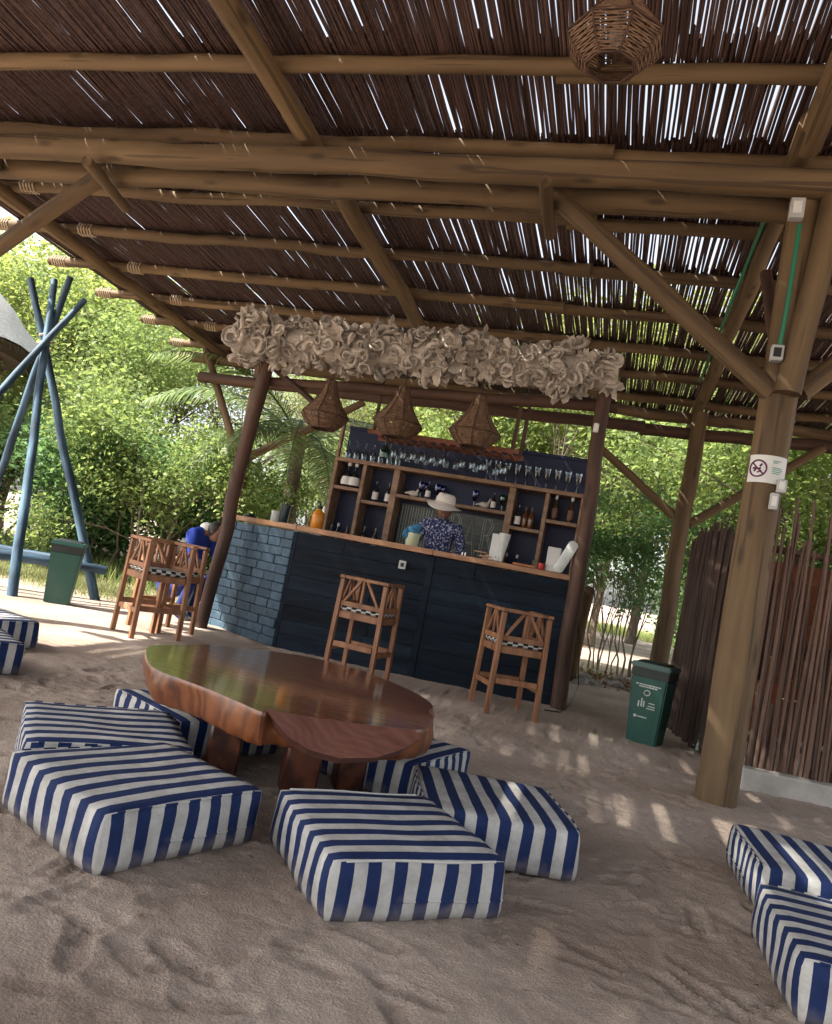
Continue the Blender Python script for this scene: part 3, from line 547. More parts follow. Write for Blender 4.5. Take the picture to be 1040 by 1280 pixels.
for k in range(7): put('wine_glass', GW, (sx(434, 560).x+.105*k, YF+.07+random.uniform(-.01, .02), zt_+.222), 'clear stemmed glass standing upside down on the shelf top above the label bottles', 'glass', 'upturned glasses on the shelf top', 1.2, True)
for k in range(10): put('wine_glass', GF, (sx(607, 590).x+(sx(722, 600).x-sx(607, 590).x)*k/9, YF+.08+random.uniform(-.01, .02), zt_), 'clear stemmed glass standing upright on the shelf top beside the hanging rack', 'glass', 'upright glasses on the shelf top', 1.22)
def bottle_mesh(h, r, nk, col, lab=None, cap=None, name='bottle', clear=False):
    mg = m_glass('bottle_glass_%d' % len(bpy.data.materials), col, .12) if clear else mat('bottle_%.3f_%.3f_%.3f' % col, col, .12, spec=.6)
    mb = MB(); mb.lathe([(r*.92, 0), (r, .006), (r, h*.55), (r*.85, h*.62), (nk, h*.74), (nk, h*.94), (nk*1.2, h*.95), (nk*1.2, h)], n=14)
    if lab: mb.lathe([(r*1.012, h*.12), (r*1.02, h*.13), (r*1.02, h*.47), (r*1.012, h*.48)], n=14, mi=1, cap=(False, False))
    if cap: mb.lathe([(nk*1.28, h*.86), (nk*1.3, h*.87), (nk*1.3, h*1.005), (nk*.9, h*1.01)], n=12, mi=2)
    return mb.mesh(name, [mg, mat('label_%s' % str(lab), lab or (.5, .5, .5), .7), mat('cap_%s' % str(cap), cap or (.2, .2, .2), .4)])
WHT = (.62, .6, .56)
b_round = (lambda: (lambda mb: (mb.lathe([(.05, 0), (.062, .02), (.066, .06), (.055, .11), (.025, .15), (.015, .17), (.015, .235), (.019, .237), (.019, .255)], n=14),
          mb.lathe([(.0635, .022), (.068, .06), (.0565, .108)], n=14, mi=1, cap=(False, False)), mb.lathe([(.02, .222), (.021, .26), (.015, .264)], n=12, mi=2), mb.mesh('bottle', [mat('bottle_dark', (.012, .012, .014), .15), mat('label_white', WHT, .7), mat('cap_white', WHT, .5)]))[-1])(MB()))()
B1 = bottle_mesh(.27, .04, .014, (.012, .014, .014), WHT); B2 = bottle_mesh(.30, .036, .013, (.02, .018, .016), WHT, (.1, .1, .1)); B3 = bottle_mesh(.31, .037, .014, (.05, .022, .012), (.16, .08, .05), WHT)
B4 = bottle_mesh(.28, .036, .013, (.5, .6, .58), (.3, .32, .3), (.5, .5, .5), clear=True); B5 = bottle_mesh(.26, .04, .014, (.10, .035, .01), None, (.05, .05, .05)); B6 = bottle_mesh(.25, .036, .016, (.05, .10, .08), (.25, .3, .26), (.12, .12, .12))
def shelfpos(x, y, cell, yo=.08, low=False): p = sx(x, y); return (p.x, YF+yo, (1.181 if low else zs[cell]+.021))
g_ = 'bottles in the back shelf'
for x in (422+9, 440): put('bottle', b_round, shelfpos(x, 600, 0), 'squat dark bottle with round white label and white cap on the shelf', 'bottle', 'squat label bottles', 1.15)
for i, (me_, x, c, low, lb) in enumerate([(B1, 461, 1, 0, 'dark bottle with pale label beside the tall upright, second compartment'), (B1, 478, 1, 0, 'dark bottle with torn pale label by the thick upright'),
      (B6, 414, 0, 1, 'dark bottle lowest at the shelf end above the counter'), (B4, 423, 0, 1, 'clear bottle low in the end compartment behind the orange drink bottle'), (B5, 435, 0, 1, 'amber bottle low in the end compartment'),
      (B2, 456, 1, 1, 'slim dark bottle with white label, lower second compartment'), (B2, 471, 1, 1, 'slim dark bottle with tall white label next to the thick upright'),
      (B1, 647, 3, 0, 'dark bottle with small white label in the compartment past the letter board'), (B5, 656, 3, 0, 'brown decanter bottle standing in the compartment past the letter board'), (B5, 664, 3, 0, 'amber short bottle next to brown decanter in the shelf'),
      (B4, 641, 3, 1, 'clear bottle with yellow-green contents low in the shelf'), (B4, 655, 3, 1, 'clear bottle with grey label low in the shelf'),
      (B3, 692, 4, 0, 'tall red-brown bottle with white stopper by the narrow upright'), (B3, 713, 4, 0, 'tall red-brown bottle with white stopper by the dark pole'),
      (B6, 677, 4, 1, 'dark jar-like bottle behind the white napkin holder'), (B6, 708, 4, 1, 'dark bottle low at the end behind the white paddle')]):
    put('bottle', me_, shelfpos(x, 640, c, .07+.05*random.random(), low), lb, 'bottle', g_, .92)
for x, me_, lb in ((522, GB, 'blue'), (543, GB, 'blue'), (592, GB, 'blue'), (628, GT, 'teal')):
    q = ('cobalt blue goblet on the middle shelf behind the bartender' if lb == 'blue' else 'teal green goblet on the middle shelf near thick upright')
    put('goblet', me_, shelfpos(x, 620, 2, .1), q, 'glass', 'coloured goblets', 1.05)
    if me_ is GB and x < 560: put('goblet', me_, shelfpos(x+5, 620, 2, .14), q, 'glass', 'coloured goblets', 1.05)
put('bottle', B1, shelfpos(532, 620, 2, .08), 'small dark bottle with pale label between the blue goblets', 'bottle', g_, .75)
put('bottle', B1, shelfpos(615, 630, 2, .08), 'small dark bottle with pale label between teal goblet and carved bird', 'bottle', g_, .7)
def bird(x, lb):
    mb = MB(); mb.ball((0, 0, .04), (.06, .03, .035), 10, 7); mb.tube([(.035, 0, .05), (.05, 0, .085), (.062, 0, .105)], [.018, .013, .014], 8); mb.ball((.066, 0, .108), .018, 8, 6); mb.tube([(.075, 0, .108), (.105, 0, .10)], [.006, .002], 6); mb.tube([(-.045, 0, .045), (-.10, 0, .03)], [.02, .006], 6)
    me = mb.mesh('carved_bird', M_SHELL); p = shelfpos(x, 620, 2, .1); put('carved_bird', me, p, lb, 'ornament', 'shelf ornaments', 1.0, rz=.2)
bird(513, 'small pale carved bird next to the blue goblets'); bird(605, 'small pale carved bird next to the dark bottle and hat')
# hanging glass rack
RK = thing('glass_rack', 'red-brown wooden rack hanging over the bar with stem glasses below', 'rack', ony(560, 560, 8.0))
ra, rb_ = ony(478, 548, 8.0), ony(648, 572, 8.0); RZ = (ra.z+rb_.z)/2
for yy in (7.82, 8.22):
    mb = MB(); mb.beam((ra.x-.12, yy, RZ+.03), (rb_.x+.02, yy, RZ+.03), .035, .05); mb.build('rail', M_RACK, RK)
for k in range(14):
    x = ra.x+.03+(rb_.x-ra.x-.1)*k/13; mb = MB(); mb.beam((x, 7.80, RZ), (x, 8.24, RZ), .045, .022); mb.build('slat', M_RACK, RK)
for x, yy in ((ra.x-.05, 7.82), (ra.x-.05, 8.22), (rb_.x-.05, 7.82), (rb_.x-.02, 8.22)):
    log('hanger', (x, yy, RZ+.04), (x+.02, yy-.06, 3.05), .022, .02, M_POLED, RK, 8, .006)
for k in range(13):
    for r_ in range(2):
        if random.random() < .12: continue
        x = ra.x+.03+(rb_.x-ra.x-.1)*(k+.5)/13
        if k == 0 and r_ == 0: put('wine_glass', GT, (x, 7.9, RZ-.004), 'teal green goblet hanging upside down at the end of the rack', 'glass', None, 1.25, True); continue
        put('wine_glass', GW, (x, 7.9+.2*r_, RZ-.002), 'clear stem glass hanging upside down from the wooden rack', 'glass', 'glasses hanging from the rack', 1.12, True)
# counter things
def ctr(x, y, back=.2):
    p = ony(x, y, 7.5+back); return Vector((p.x, 7.5+back, CT))
def one(name, mb, m, label, cat): return tag(mb.build(name, m), label, cat)
p = ctr(396, 655, .22); t = thing('drink_bottle', 'orange juice bottle with dark pump cap standing on the counter', 'bottle', p)
mb = MB(); mb.lathe([(.062, 0), (.068, .01), (.068, .15), (.055, .185), (.03, .205), (.024, .225)], p, 16); mb.build('body', mat('orange_juice', (.52, .17, .008), .3, (.58, .22, .015), (6, 6, 6)), t)
mb = MB(); mb.lathe([(.028, .222), (.028, .255), (.012, .26), (.010, .30)], p, 12); mb.tube([p+Vector((0, 0, .295)), p+Vector((-.04, 0, .298))], .008, 6); mb.build('pump_cap', M_BLACK, t)
p = ctr(344, 650, .5); mb = MB(); mb.lathe([(.05, 0), (.055, .01), (.06, .13), (.055, .13), (.05, .02)], p, 16); one('cup', mb, M_FROST, 'pale cup standing on the counter beside the dark tumbler', 'cup')
p = ctr(354, 650, .5); mb = MB(); mb.lathe([(.048, 0), (.05, .01), (.062, .215), (.057, .215), (.045, .02)], p, 16); one('tumbler', mb, mat('dark_green_glass', (.012, .035, .04), .2), 'tall dark green tumbler standing on the counter', 'tumbler')
p = ctr(313, 646, .55); mb = MB(); mb.lathe([(.07, 0), (.075, .012), (.05, .03), (.045, .05), (.02, .055)], p, 16); one('ashtray', mb, M_BLACK, 'small dark ashtray on the counter above the brick side', 'ashtray')
p = ctr(376, 652, .4); mb = MB(); mb.tube([p+Vector((.07*math.cos(a*.3), 0, .075+.07*math.sin(a*.3))) for a in range(21)], .006, 6, close=True); mb.box(p+Vector((0, 0, .006)), (.1, .08, .012)); one('napkin_ring', mb, M_BLACK, 'dark wire ring holder next to the orange bottle', 'holder')
p = ctr(515, 678, .1); t = thing('ice_bucket', 'pale yellow tub with blue cloth beside the bartender', 'bucket', p)
mb = MB(); mb.lathe([(.062, 0), (.066, .006), (.076, .13), (.078, .135), (.072, .135), (.06, .015)], p, 16); mb.build('tub', mat('pale_tub', (.42, .46, .30), .5, (.5, .53, .38), (9, 9, 9)), t)
mb = MB()
mb.ball(p+Vector((-.02, 0, .15)), (.085, .06, .05), 12, 8); mb.ball(p+Vector((.02, .01, .19)), (.055, .05, .05), 12, 8); mb.ball(p+Vector((-.06, -.02, .12)), (.05, .05, .06), 12, 8); mb.v = [(x_+random.gauss(0, .006), y_, z_+random.gauss(0, .006)) for x_, y_, z_ in mb.v]
mb.build('blue_cloth', mat('blue_cloth', (.02, .10, .19), .85, (.035, .15, .25), (15, 15, 15), bump=.4), t)
p = ctr(623, 697, .12); t = thing('cone_holder', 'clear paper cone cup stand with tall white holder on the counter', 'holder', p)
mb = MB(); mb.box(p+Vector((-.05, .05, .14)), (.11, .05, .28), bev=.008); mb.build('holder', M_FROST, t)
mb = MB(); mb.lathe([(.012, .005), (.016, .01), (.06, .29), (.055, .29), (.01, .02)], p+Vector((.03, -.02, 0)), 14); mb.build('cone', M_FROST, t)
p = ctr(692, 713, .12); t = thing('napkin_block', 'white napkin block with a pale rounded paddle leaning on counter end', 'napkin holder', p)
mb = MB(); mb.box(p+Vector((-.02, 0, .12)), (.13, .09, .24), bev=.006); mb.build('block', mat('napkin_white', (.5, .5, .47), .8, (.58, .58, .54), (9, 9, 9)), t)
mb = MB(); mb.box(p+Vector((.10, -.07, .165)), (.10, .025, .34), (1, 0, -.42), (0, 1, 0), (.42, 0, 1), 0, .024); mb.build('paddle', M_FROST, t)
p = ctr(676, 712, .05); mb = MB(); mb.lathe([(.03, 0), (.032, .004), (.034, .06), (.030, .06)], p, 12); one('red_pot', mb, mat('red_plastic', (.35, .03, .02), .4), 'small red pot on the counter before the napkin block', 'pot')
p = ctr(655, 705, .08); mb = MB(); mb.box(p+Vector((0, 0, .012)), (.22, .09, .022), (1, .15, 0), (-.15, 1, 0), bev=.004); one('menu_tray', mb, mat('tray_red', (.30, .08, .03), .5, (.4, .16, .05), (12, 12, 12)), 'low reddish tray lying on the counter', 'tray')
p = ctr(607, 698, .2); mb = MB()
for k in range(6): mb.box(p+Vector((random.uniform(-.06, .06), random.uniform(-.04, .04), .01+.012*k)), (.13, .07, .012), (1, random.uniform(-.6, .6), 0), (0, 1, 0))
one('chopping_scraps', mb, mat('tan_wood', (.32, .2, .12), .7), 'loose pile of tan wooden coasters on the counter', 'coasters')
p = ctr(578, 692, .04); mb = MB()
for dx in (0, .03): mb.lathe([(.008, 0), (.009, .03), (.004, .034)], p+Vector((dx, 0, 0)), 8)
one('salt_shakers', mb, M_METAL, 'tiny metal shakers at the front of the counter', 'shaker')
# ------------------------------------------------------------------ woven lamps
def lamp_proto(m=M_WEAVE):
    t = bpy.data.objects.new('pendant_lamp', None); COL.objects.link(t); t.empty_display_size = .1
    prof = [(.045, .46), (.055, .42), (.085, .33), (.14, .235), (.205, .155), (.23, .125), (.185, .06), (.115, 0)]; Ls = [0]
    for a, b in zip(prof, prof[1:]): Ls.append(Ls[-1]+math.hypot(a[0]-b[0], a[1]-b[1]))
    def at(s):
        for i in range(len(prof)-1):
            if s <= Ls[i+1]: k = (s-Ls[i])/(Ls[i+1]-Ls[i]); return prof[i][0]+(prof[i+1][0]-prof[i][0])*k, prof[i][1]+(prof[i+1][1]-prof[i][1])*k
        return prof[-1]
    n = 16; mb = MB(); s = 0; row = 0
    while s < Ls[-1]:
        r, z = at(s)
        pts = []
        for j in range(n):
            a = 2*math.pi*j/n; oct_ = math.cos(math.pi/8)/math.cos((a % (math.pi/4))-math.pi/8); w = .0035*(1 if (j+row) % 2 else -1)
            pts.append(((r*oct_+w)*math.cos(a), (r*oct_+w)*math.sin(a), z+random.gauss(0, .0012)))
        mb.tube(pts, .0046, 4, close=True); s += random.uniform(.0098, .0125); row += 1
    mb.build('weave', m, t)
    for k in range(8):
        a = math.pi/4*k; mb = MB(); mb.tube([((r+.004)*math.cos(a), (r+.004)*math.sin(a), z) for r, z in prof], .0055, 5); mb.build('rib', M_POLED, t)
    for r, z, w in ((.115, 0, .008), (.23, .125, .007), (.045, .46, .008)):
        mb = MB(); mb.tube([(r*math.cos(math.pi/4*j), r*math.sin(math.pi/4*j), z) for j in range(8)], w, 6, close=True); mb.build('hoop', M_POLED, t)
    mb = MB(); mb.tube([(0, 0, .28), (.004, 0, .5), (0, 0, .64)], .006, 6); mb.build('cord', M_CORD, t)
    mb = MB(); mb.lathe([(.012, .27), (.02, .25), (.02, .21), (.034, .17), (.036, .14), (.02, .108)], n=12); mb.build('bulb', M_WHITE, t)
    return t
lp = lamp_proto()
def place_lamp(o, loc, label, rz, s=1): o.location = loc; o.rotation_euler = (0, 0, rz); o.scale = (s, s, s); tag(o, label, 'lamp', 'woven pendant lamps')
spots = [((403, 536), 7.42, 'woven cane pendant lamp beside the dark pole, over the counter corner', .1), ((494, 546), 7.42, 'woven cane pendant lamp hanging before the end of the glass rack', .5), ((590, 558), 7.42, 'woven cane pendant lamp hanging before the long run of rack hangers', .9)]
place_lamp(lp, (0, 0, 0), '-', 0)
for i, (px, Yl, lb, rz) in enumerate(spots):
    o = lp if i == 0 else dup(lp); p = ony(*px, Yl); place_lamp(o, p, lb, rz, 1.14)
o = dup(lp); p = ony(763, 84, 3.45); place_lamp(o, p, 'woven cane pendant lamp hanging alone close under the reed roof', .35, 1.02)
# ------------------------------------------------------------------ stools
def stool_proto():
    t = bpy.data.objects.new('bar_stool', None); COL.objects.link(t); t.empty_display_size = .1
    w, d_, H = .21, .20, .88
    def part(name, a, b, ww, hh, up=(0, 0, 1)): mb = MB(); mb.beam(a, b, ww, hh, up); return mb.build(name, M_STOOL, t)
    for sx_ in (-1, 1):
        for sy in (-1, 1): part('leg', (sx_*(w+.015), sy*(d_+.015), -.03), (sx_*w, sy*d_, H-.02), .042, .042, (0, 1, 0))
        part('armrest', (sx_*w, -d_-.03, H), (sx_*w, d_+.03, H), .055, .028)
        part('side_rail', (sx_*w, -d_+.02, .645), (sx_*w, d_-.02, .645), .022, .045)
        part('apron', (sx_*w, -d_+.02, .545), (sx_*w, d_-.02, .545), .024, .06)
        part('stretcher', (sx_*(w+.01), -d_+.02, .24), (sx_*(w+.01), d_-.02, .24), .024, .045)
        for a, b in (((-.14), -.02), ((.14), .02)): part('splat', (sx_*w, a, .665), (sx_*w, b, H-.015), .02, .028, (0, 1, 0))
        part('splat', (sx_*w, 0, .667), (sx_*w, 0, H-.015), .018, .03, (0, 1, 0))
    part('back_rail', (-w-.02, d_, H+.001), (w+.02, d_, H+.001), .05, .03)
    part('back_rail', (-w+.02, d_, .645), (w-.02, d_, .645), .024, .045)
    part('apron', (-w+.02, d_, .545), (w-.02, d_, .545), .024, .06); part('apron', (-w+.02, -d_, .545), (w-.02, -d_, .545), .024, .06)
    part('stretcher', (-w+.02, d_+.01, .28), (w-.02, d_+.01, .28), .024, .05); part('stretcher', (-w+.02, -d_-.01, .26), (w-.02, -d_-.01, .26), .03, .05)
    for a, b in ((-.165, -.03), (.165, .03)): part('splat', (a, d_, .662), (b, d_, H-.012), .024, .03, (0, 1, 0))
    part('splat', (0, d_, .664), (0, d_, H-.012), .022, .034, (0, 1, 0))
    mb = MB(); mb.box((0, 0, .572), (2*w-.045, 2*d_-.045, .018), bev=.004); mb.build('seat', M_STOOL, t)
    mb = MB(); mb.box((0, 0, .603), (2*w-.01, 2*d_-.01, .045), bev=.016); mb.build('cushion', M_CHECK, t)
    return t
st = stool_proto()
sc_ = onz(631, 884)
ST = [((-.76, 6.80), math.radians(208), 'bar stool with checked cushion drawn up near the dark bar end pole'),
      ((ony(468, 735, 6.72).x-.02, 6.72), math.radians(176), 'bar stool with checked cushion standing behind the round wooden table'),
      ((onz(181, 794).x, onz(181, 794).y), math.radians(58), 'bar stool facing away from the bar in front of the person in blue'),
      ((onz(196, 787).x, onz(196, 787).y+.05), math.radians(66), 'bar stool tucked close behind another stool beside the brick bar side')]
for i, ((x, y_), a, lb) in enumerate(ST):
    o = st if i == 0 else dup(st); o.location = (x, y_, gz(x, y_)+.01); o.rotation_euler = (0, 0, a); tag(o, lb, 'stool', 'wooden bar stools')
# ------------------------------------------------------------------ poufs
def pouf_mesh(seed):
    bm = bmesh.new(); q = random.Random(seed); n, nz_ = 14, 6; a, h = .318, .192; V_ = {}; rr = .017
    def pt(i, j, k):
        key = (i, j, k)
        if key not in V_:
            u, v, w = 2*i/n-1, 2*j/n-1, k/nz_
            p_ = Vector((u*a, v*a, w*h)); c = Vector((max(-a+rr, min(a-rr, p_.x)), max(-a+rr, min(a-rr, p_.y)), max(rr, min(h-rr, p_.z)))); dd = p_-c
            if dd.length > 1e-6: p_ = c+dd.normalized()*min(dd.length, rr)
            bu = (1-u*u)*(1-v*v); sd_ = 1+.010*math.sin(w*math.pi); p_.x *= sd_*(1-.012*v*v); p_.y *= sd_
            p_.z += ((.008*bu-.010*math.exp(-((u-.2)**2+(v+.1)**2)*5)) if w > .5 else 0)+.004*math.sin(u*2.3+seed)*math.cos(v*2+seed)
            p_.x += .004*math.sin(v*5+w*4+seed); p_.y += .004*math.sin(u*5+w*3+seed*2)
            V_[key] = bm.verts.new(p_)
        return V_[key]
    for i in range(n):
        for j in range(n):
            bm.faces.new((pt(i, j, nz_), pt(i+1, j, nz_), pt(i+1, j+1, nz_), pt(i, j+1, nz_))).material_index = 0
            bm.faces.new((pt(i, j, 0), pt(i, j+1, 0), pt(i+1, j+1, 0), pt(i+1, j, 0))).material_index = 0
    for i in range(n):
        for k in range(nz_):
            bm.faces.new((pt(i, 0, k), pt(i+1, 0, k), pt(i+1, 0, k+1), pt(i, 0, k+1))).material_index = 1
            bm.faces.new((pt(i, n, k), pt(i, n, k+1), pt(i+1, n, k+1), pt(i+1, n, k))).material_index = 1
            bm.faces.new((pt(0, i, k), pt(0, i, k+1), pt(0, i+1, k+1), pt(0, i+1, k))).material_index = 0
            bm.faces.new((pt(n, i, k), pt(n, i+1, k), pt(n, i+1, k+1), pt(n, i, k+1))).material_index = 0
    for f in bm.faces: f.smooth = True
    me = bpy.data.meshes.new('cover'); bm.to_mesh(me)
    end = {s: [pt(i, 0 if s < 0 else n, nz_).co.copy() for i in range(1, n)] for s in (-1, 1)}; ver = {s: [pt(0 if e < 0 else n, 0 if s < 0 else n, k).co.copy() for k in range(nz_+1)] for s in (-1, 1) for e in (-1,)}
    hem = {s: [pt(i, 0 if s < 0 else n, 2).co.copy() for i in range(5, n+1)] for s in (-1, 1)}
    bm.free(); me.materials.append(M_ST_Y); me.materials.append(M_ST_X); return me, end, ver, hem
PF = [pouf_mesh(i) for i in range(3)]
POUF = [((-.63, 2.69), 40.4, 'nearest loose end panel facing two ways'), ]
def pouf(i, x, y_, ang, label):
    me, end, ver, hem = PF[i % 3]; t = thing('floor_pouf', label, 'pouf', (x, y_, 0), 'striped floor poufs'); z = gz(x, y_)+.004
    Mx = Matrix.Translation((x, y_, z)) @ Matrix.Rotation(math.radians(ang), 4, 'Z')
    link('cover', me, t, Mx)
    for s in (-1, 1):
        mb = MB(); mb.tube([p_+Vector((0, s*.001, .0005)) for p_ in end[s]], .004, 6); link('piping', mb.mesh('piping', M_PIPE if x > -1 and y_ < 2.8 else M_ST_X), t, Mx)
        mb = MB(); mb.tube([p_+Vector((0, s*.001, 0)) for p_ in hem[s]], .0035, 5); link('hem', mb.mesh('hem', M_ST_X), t, Mx)
    return t
pouf(0, -.63, 2.69, 40.4, 'blue and white striped pouf on bare sand between two poufs, before the table legs')
pouf(1, -1.505, 2.475, 67, 'blue and white striped pouf touching another behind it, at the table side near open sand')
pouf(2, -1.96, 2.89, 42, 'blue and white striped pouf half hidden behind another pouf on the tipi side of table')
pouf(0, -1.95, 3.66, -27, 'blue and white striped pouf pushed under the light reflecting end of the table')
pouf(1, -.97, 3.92, 75, 'blue and white striped pouf tucked under the table towards the bar stools')
pouf(2, -.36, 3.38, 109, 'blue and white striped pouf with broad front stripes next to the sunlit sand patch')
pouf(1, 1.04, 3.70, 93, 'blue and white striped pouf lying nearer the thick post, end panel towards table')
pouf(0, 1.01, 2.90, 2, 'blue and white striped pouf in front of the one by the thick post')
pouf(2, 1.78, 4.03, 60, 'blue and white striped pouf farther out towards the concrete kerb')
kp = onz(14, 812, 0); pouf(0, kp.x-.36, kp.y+.0, 70, 'blue and white striped pouf on the open sand towards the tipi poles, farther one')
kp = onz(4, 846, 0); pouf(2, kp.x-.40, kp.y-.02, 60, 'blue and white striped pouf on the open sand towards the tipi poles, nearer one')
# ------------------------------------------------------------------ table
TB = thing('slab_table', 'low round live-edge table of glossy red-brown wood on stout legs', 'table', (-1.4, 3.4, 0))
TZ = .445
def m_table(name, base, dark, light, rough, coat, ws=2.3, wd=5, wk=.45):
    m = bpy.data.materials.new(name); m.use_nodes = True; N = m.node_tree.nodes; L = m.node_tree.links; p = N['Principled BSDF']
    tc = N.new('ShaderNodeTexCoord'); nz = N.new('ShaderNodeTexNoise'); nz.inputs['Scale'].default_value = 2.2; nz.inputs['Detail'].default_value = 4; L.new(tc.outputs['Object'], nz.inputs['Vector'])
    ad = N.new('ShaderNodeVectorMath'); ad.operation = 'MULTIPLY_ADD'; L.new(nz.outputs['Color'], ad.inputs[0]); ad.inputs[1].default_value = (.35, .35, .2); L.new(tc.outputs['Object'], ad.inputs[2])
    mp = N.new('ShaderNodeMapping'); mp.inputs['Location'].default_value = (1.3, -3.1, 0); mp.inputs['Rotation'].default_value = (0, 0, .5); mp.inputs['Scale'].default_value = (1, 2.6, 1); L.new(ad.outputs[0], mp.inputs[0])
    w = N.new('ShaderNodeTexWave'); w.wave_type = 'RINGS'; w.rings_direction = 'Z'; w.inputs['Scale'].default_value = ws; w.inputs['Distortion'].default_value = wd; w.inputs['Detail'].default_value = 4; w.inputs['Detail Scale'].default_value = 1.5; L.new(mp.outputs[0], w.inputs['Vector'])
    n2 = N.new('ShaderNodeTexNoise'); n2.inputs['Scale'].default_value = 1; n2.inputs['Detail'].default_value = 7; m2 = N.new('ShaderNodeMapping'); m2.inputs['Rotation'].default_value = (0, 0, .55); m2.inputs['Scale'].default_value = (3, 26, 8); L.new(tc.outputs['Object'], m2.inputs[0]); L.new(m2.outputs[0], n2.inputs['Vector'])
    mx = N.new('ShaderNodeMath'); mx.operation = 'MULTIPLY_ADD'; mx.inputs[1].default_value = wk; L.new(w.outputs['Fac'], mx.inputs[0]); 
    m5 = N.new('ShaderNodeMath'); m5.operation = 'MULTIPLY'; m5.inputs[1].default_value = .6; L.new(n2.outputs['Fac'], m5.inputs[0]); L.new(m5.outputs[0], mx.inputs[2])
    cr = N.new('ShaderNodeValToRGB'); cr.color_ramp.elements[0].color = (*dark, 1); cr.color_ramp.elements[0].position = .2; cr.color_ramp.elements[1].color = (*light, 1); cr.color_ramp.elements[1].position = .85; e = cr.color_ramp.elements.new(.5); e.color = (*base, 1)
    L.new(mx.outputs[0], cr.inputs[0]); L.new(cr.outputs[0], p.inputs['Base Color']); p.inputs['Roughness'].default_value = rough; p.inputs['Coat Weight'].default_value = coat; p.inputs['Coat Roughness'].default_value = .05
    bp = N.new('ShaderNodeBump'); bp.inputs['Strength'].default_value = .12; bp.inputs['Distance'].default_value = .004; L.new(n2.outputs['Fac'], bp.inputs['Height']); L.new(bp.outputs[0], p.inputs['Coat Normal']); L.new(bp.outputs[0], p.inputs['Normal'])
    return m
M_TTOP = m_table('table_top', (.15, .042, .015), (.055, .014, .007), (.27, .085, .03), .3, 1.0)
def vert_grain(m):
    N = m.node_tree.nodes
    for q_ in [n_ for n_ in N if n_.type == 'MAPPING']:
        q_.inputs['Scale'].default_value = (9, 9, 1.2) if q_.inputs['Scale'].default_value[0] > 1.5 else (1.4, 1.4, .5)
    return m
M_TEDGE = m_table('table_edge', (.19, .062, .02), (.07, .022, .010), (.30, .11, .04), .4, .2, 3, 8, .25); M_TLEG = m_table('table_leg', (.085, .024, .011), (.035, .01, .006), (.15, .045, .018), .4, .2)
vert_grain(M_TEDGE); M_TCUT = m_table('table_cut', (.17, .072, .050), (.10, .036, .026), (.24, .118, .082), .4, .35, 5, 1.2, .12)
top_px = [(183, 812), (192, 807), (225, 806), (262, 806), (300, 810), (345, 815), (380, 820), (420, 829), (460, 841), (500, 857), (528, 871), (541, 882), (536, 889), (541, 897), (538, 908), (515, 912)]
bot_px = [(478, 908), (430, 902), (385, 896), (345, 888), (328, 890), (300, 878), (262, 862), (222, 847), (198, 838), (186, 828)]
ring = [onz(*p_, TZ) for p_ in top_px+bot_px]
dense = []
for i in range(len(ring)):
    p0, p1, p2, p3 = ring[i-1], ring[i], ring[(i+1) % len(ring)], ring[(i+2) % len(ring)]
    for k in range(4):
        t_ = k/4; dense.append(.5*((2*p1)+(p2-p0)*t_+(2*p0-5*p1+4*p2-p3)*t_*t_+(3*p1-p0-3*p2+p3)*t_**3))
cen = sum(dense, Vector())/len(dense); mb = MB(); n = len(dense)
mb.add([Vector((p_.x, p_.y, TZ)) for p_ in dense], [tuple(range(n))] if (dense[1]-dense[0]).cross(dense[2]-dense[1]).z > 0 else [tuple(range(n))[::-1]]); mb.build('top', M_TTOP, TB, False)
mb = MB(); vs = []
levels = [(0, 1.0), (.006, 1.004), (.02, 1.006), (.05, 1.004), (.085, .995), (.12, .98), (.138, .955)]
for z_, k in levels:
    for i, p_ in enumerate(dense):
        rad_ = (p_-cen); j = 1+.010*math.sin(i*.9+z_*9)*(z_ > 0)+.02*math.sin(i*.37)*(z_ > .02); q = cen+rad_*(1+(k-1)*1.0*(1 if z_ < .02 else j*1.0))+(rad_.normalized()*(.006*math.sin(i*2.3+z_*10)+.010*math.sin(i*.61)) if z_ > .02 else Vector()); vs.append((q.x, q.y, TZ-z_-.0005*(z_ == 0)))
m_ = len(levels); mb.add(vs, [(a*n+i, (a+1)*n+i, (a+1)*n+(i+1) % n, a*n+(i+1) % n) for a in range(m_-1) for i in range(n)]+[tuple((m_-1)*n+i for i in range(n))]); o = mb.build('live_edge', M_TEDGE, TB)
# the flat pink saw-cut face on the near side
up_px = [(330, 886), (345, 890), (385, 897), (430, 903), (478, 909), (517, 913)]; low = [(345, 905), (360, 922), (385, 938), (425, 949), (470, 948), (505, 937), (526, 922)]
mb = MB(); U = [onz(*p_, TZ+.004) for p_ in up_px]
def out(p_): r_ = (p_-cen); r_.z = 0; return r_.normalized()
e_ = (U[-1]-U[0]); e_.z = 0; e_.normalize(); ho = Vector((e_.y, -e_.x, 0)); nrmv = (ho*math.cos(.75)+Vector((0, 0, 1))*math.sin(.75)).normalized(); p0_ = U[0].lerp(U[-1], .5)+ho*.02
def onplane(px, py): d_ = ray(px, py); return EYEV+d_*((p0_-EYEV).dot(nrmv)/d_.dot(nrmv))
outl = [onplane(*p_) for p_ in up_px+low[::-1]]
k = len(outl); mb.add([p_+nrmv*.006 for p_ in outl]+[p_-nrmv*.004-ho*.10*(1 if q_ < len(up_px) else .55)-Vector((0, 0, .03)) for q_, p_ in enumerate(outl)], [tuple(range(k))]+[(i, (i+1) % k, k+(i+1) % k, k+i) for i in range(k)]+[tuple(range(2*k-1, k-1, -1))])
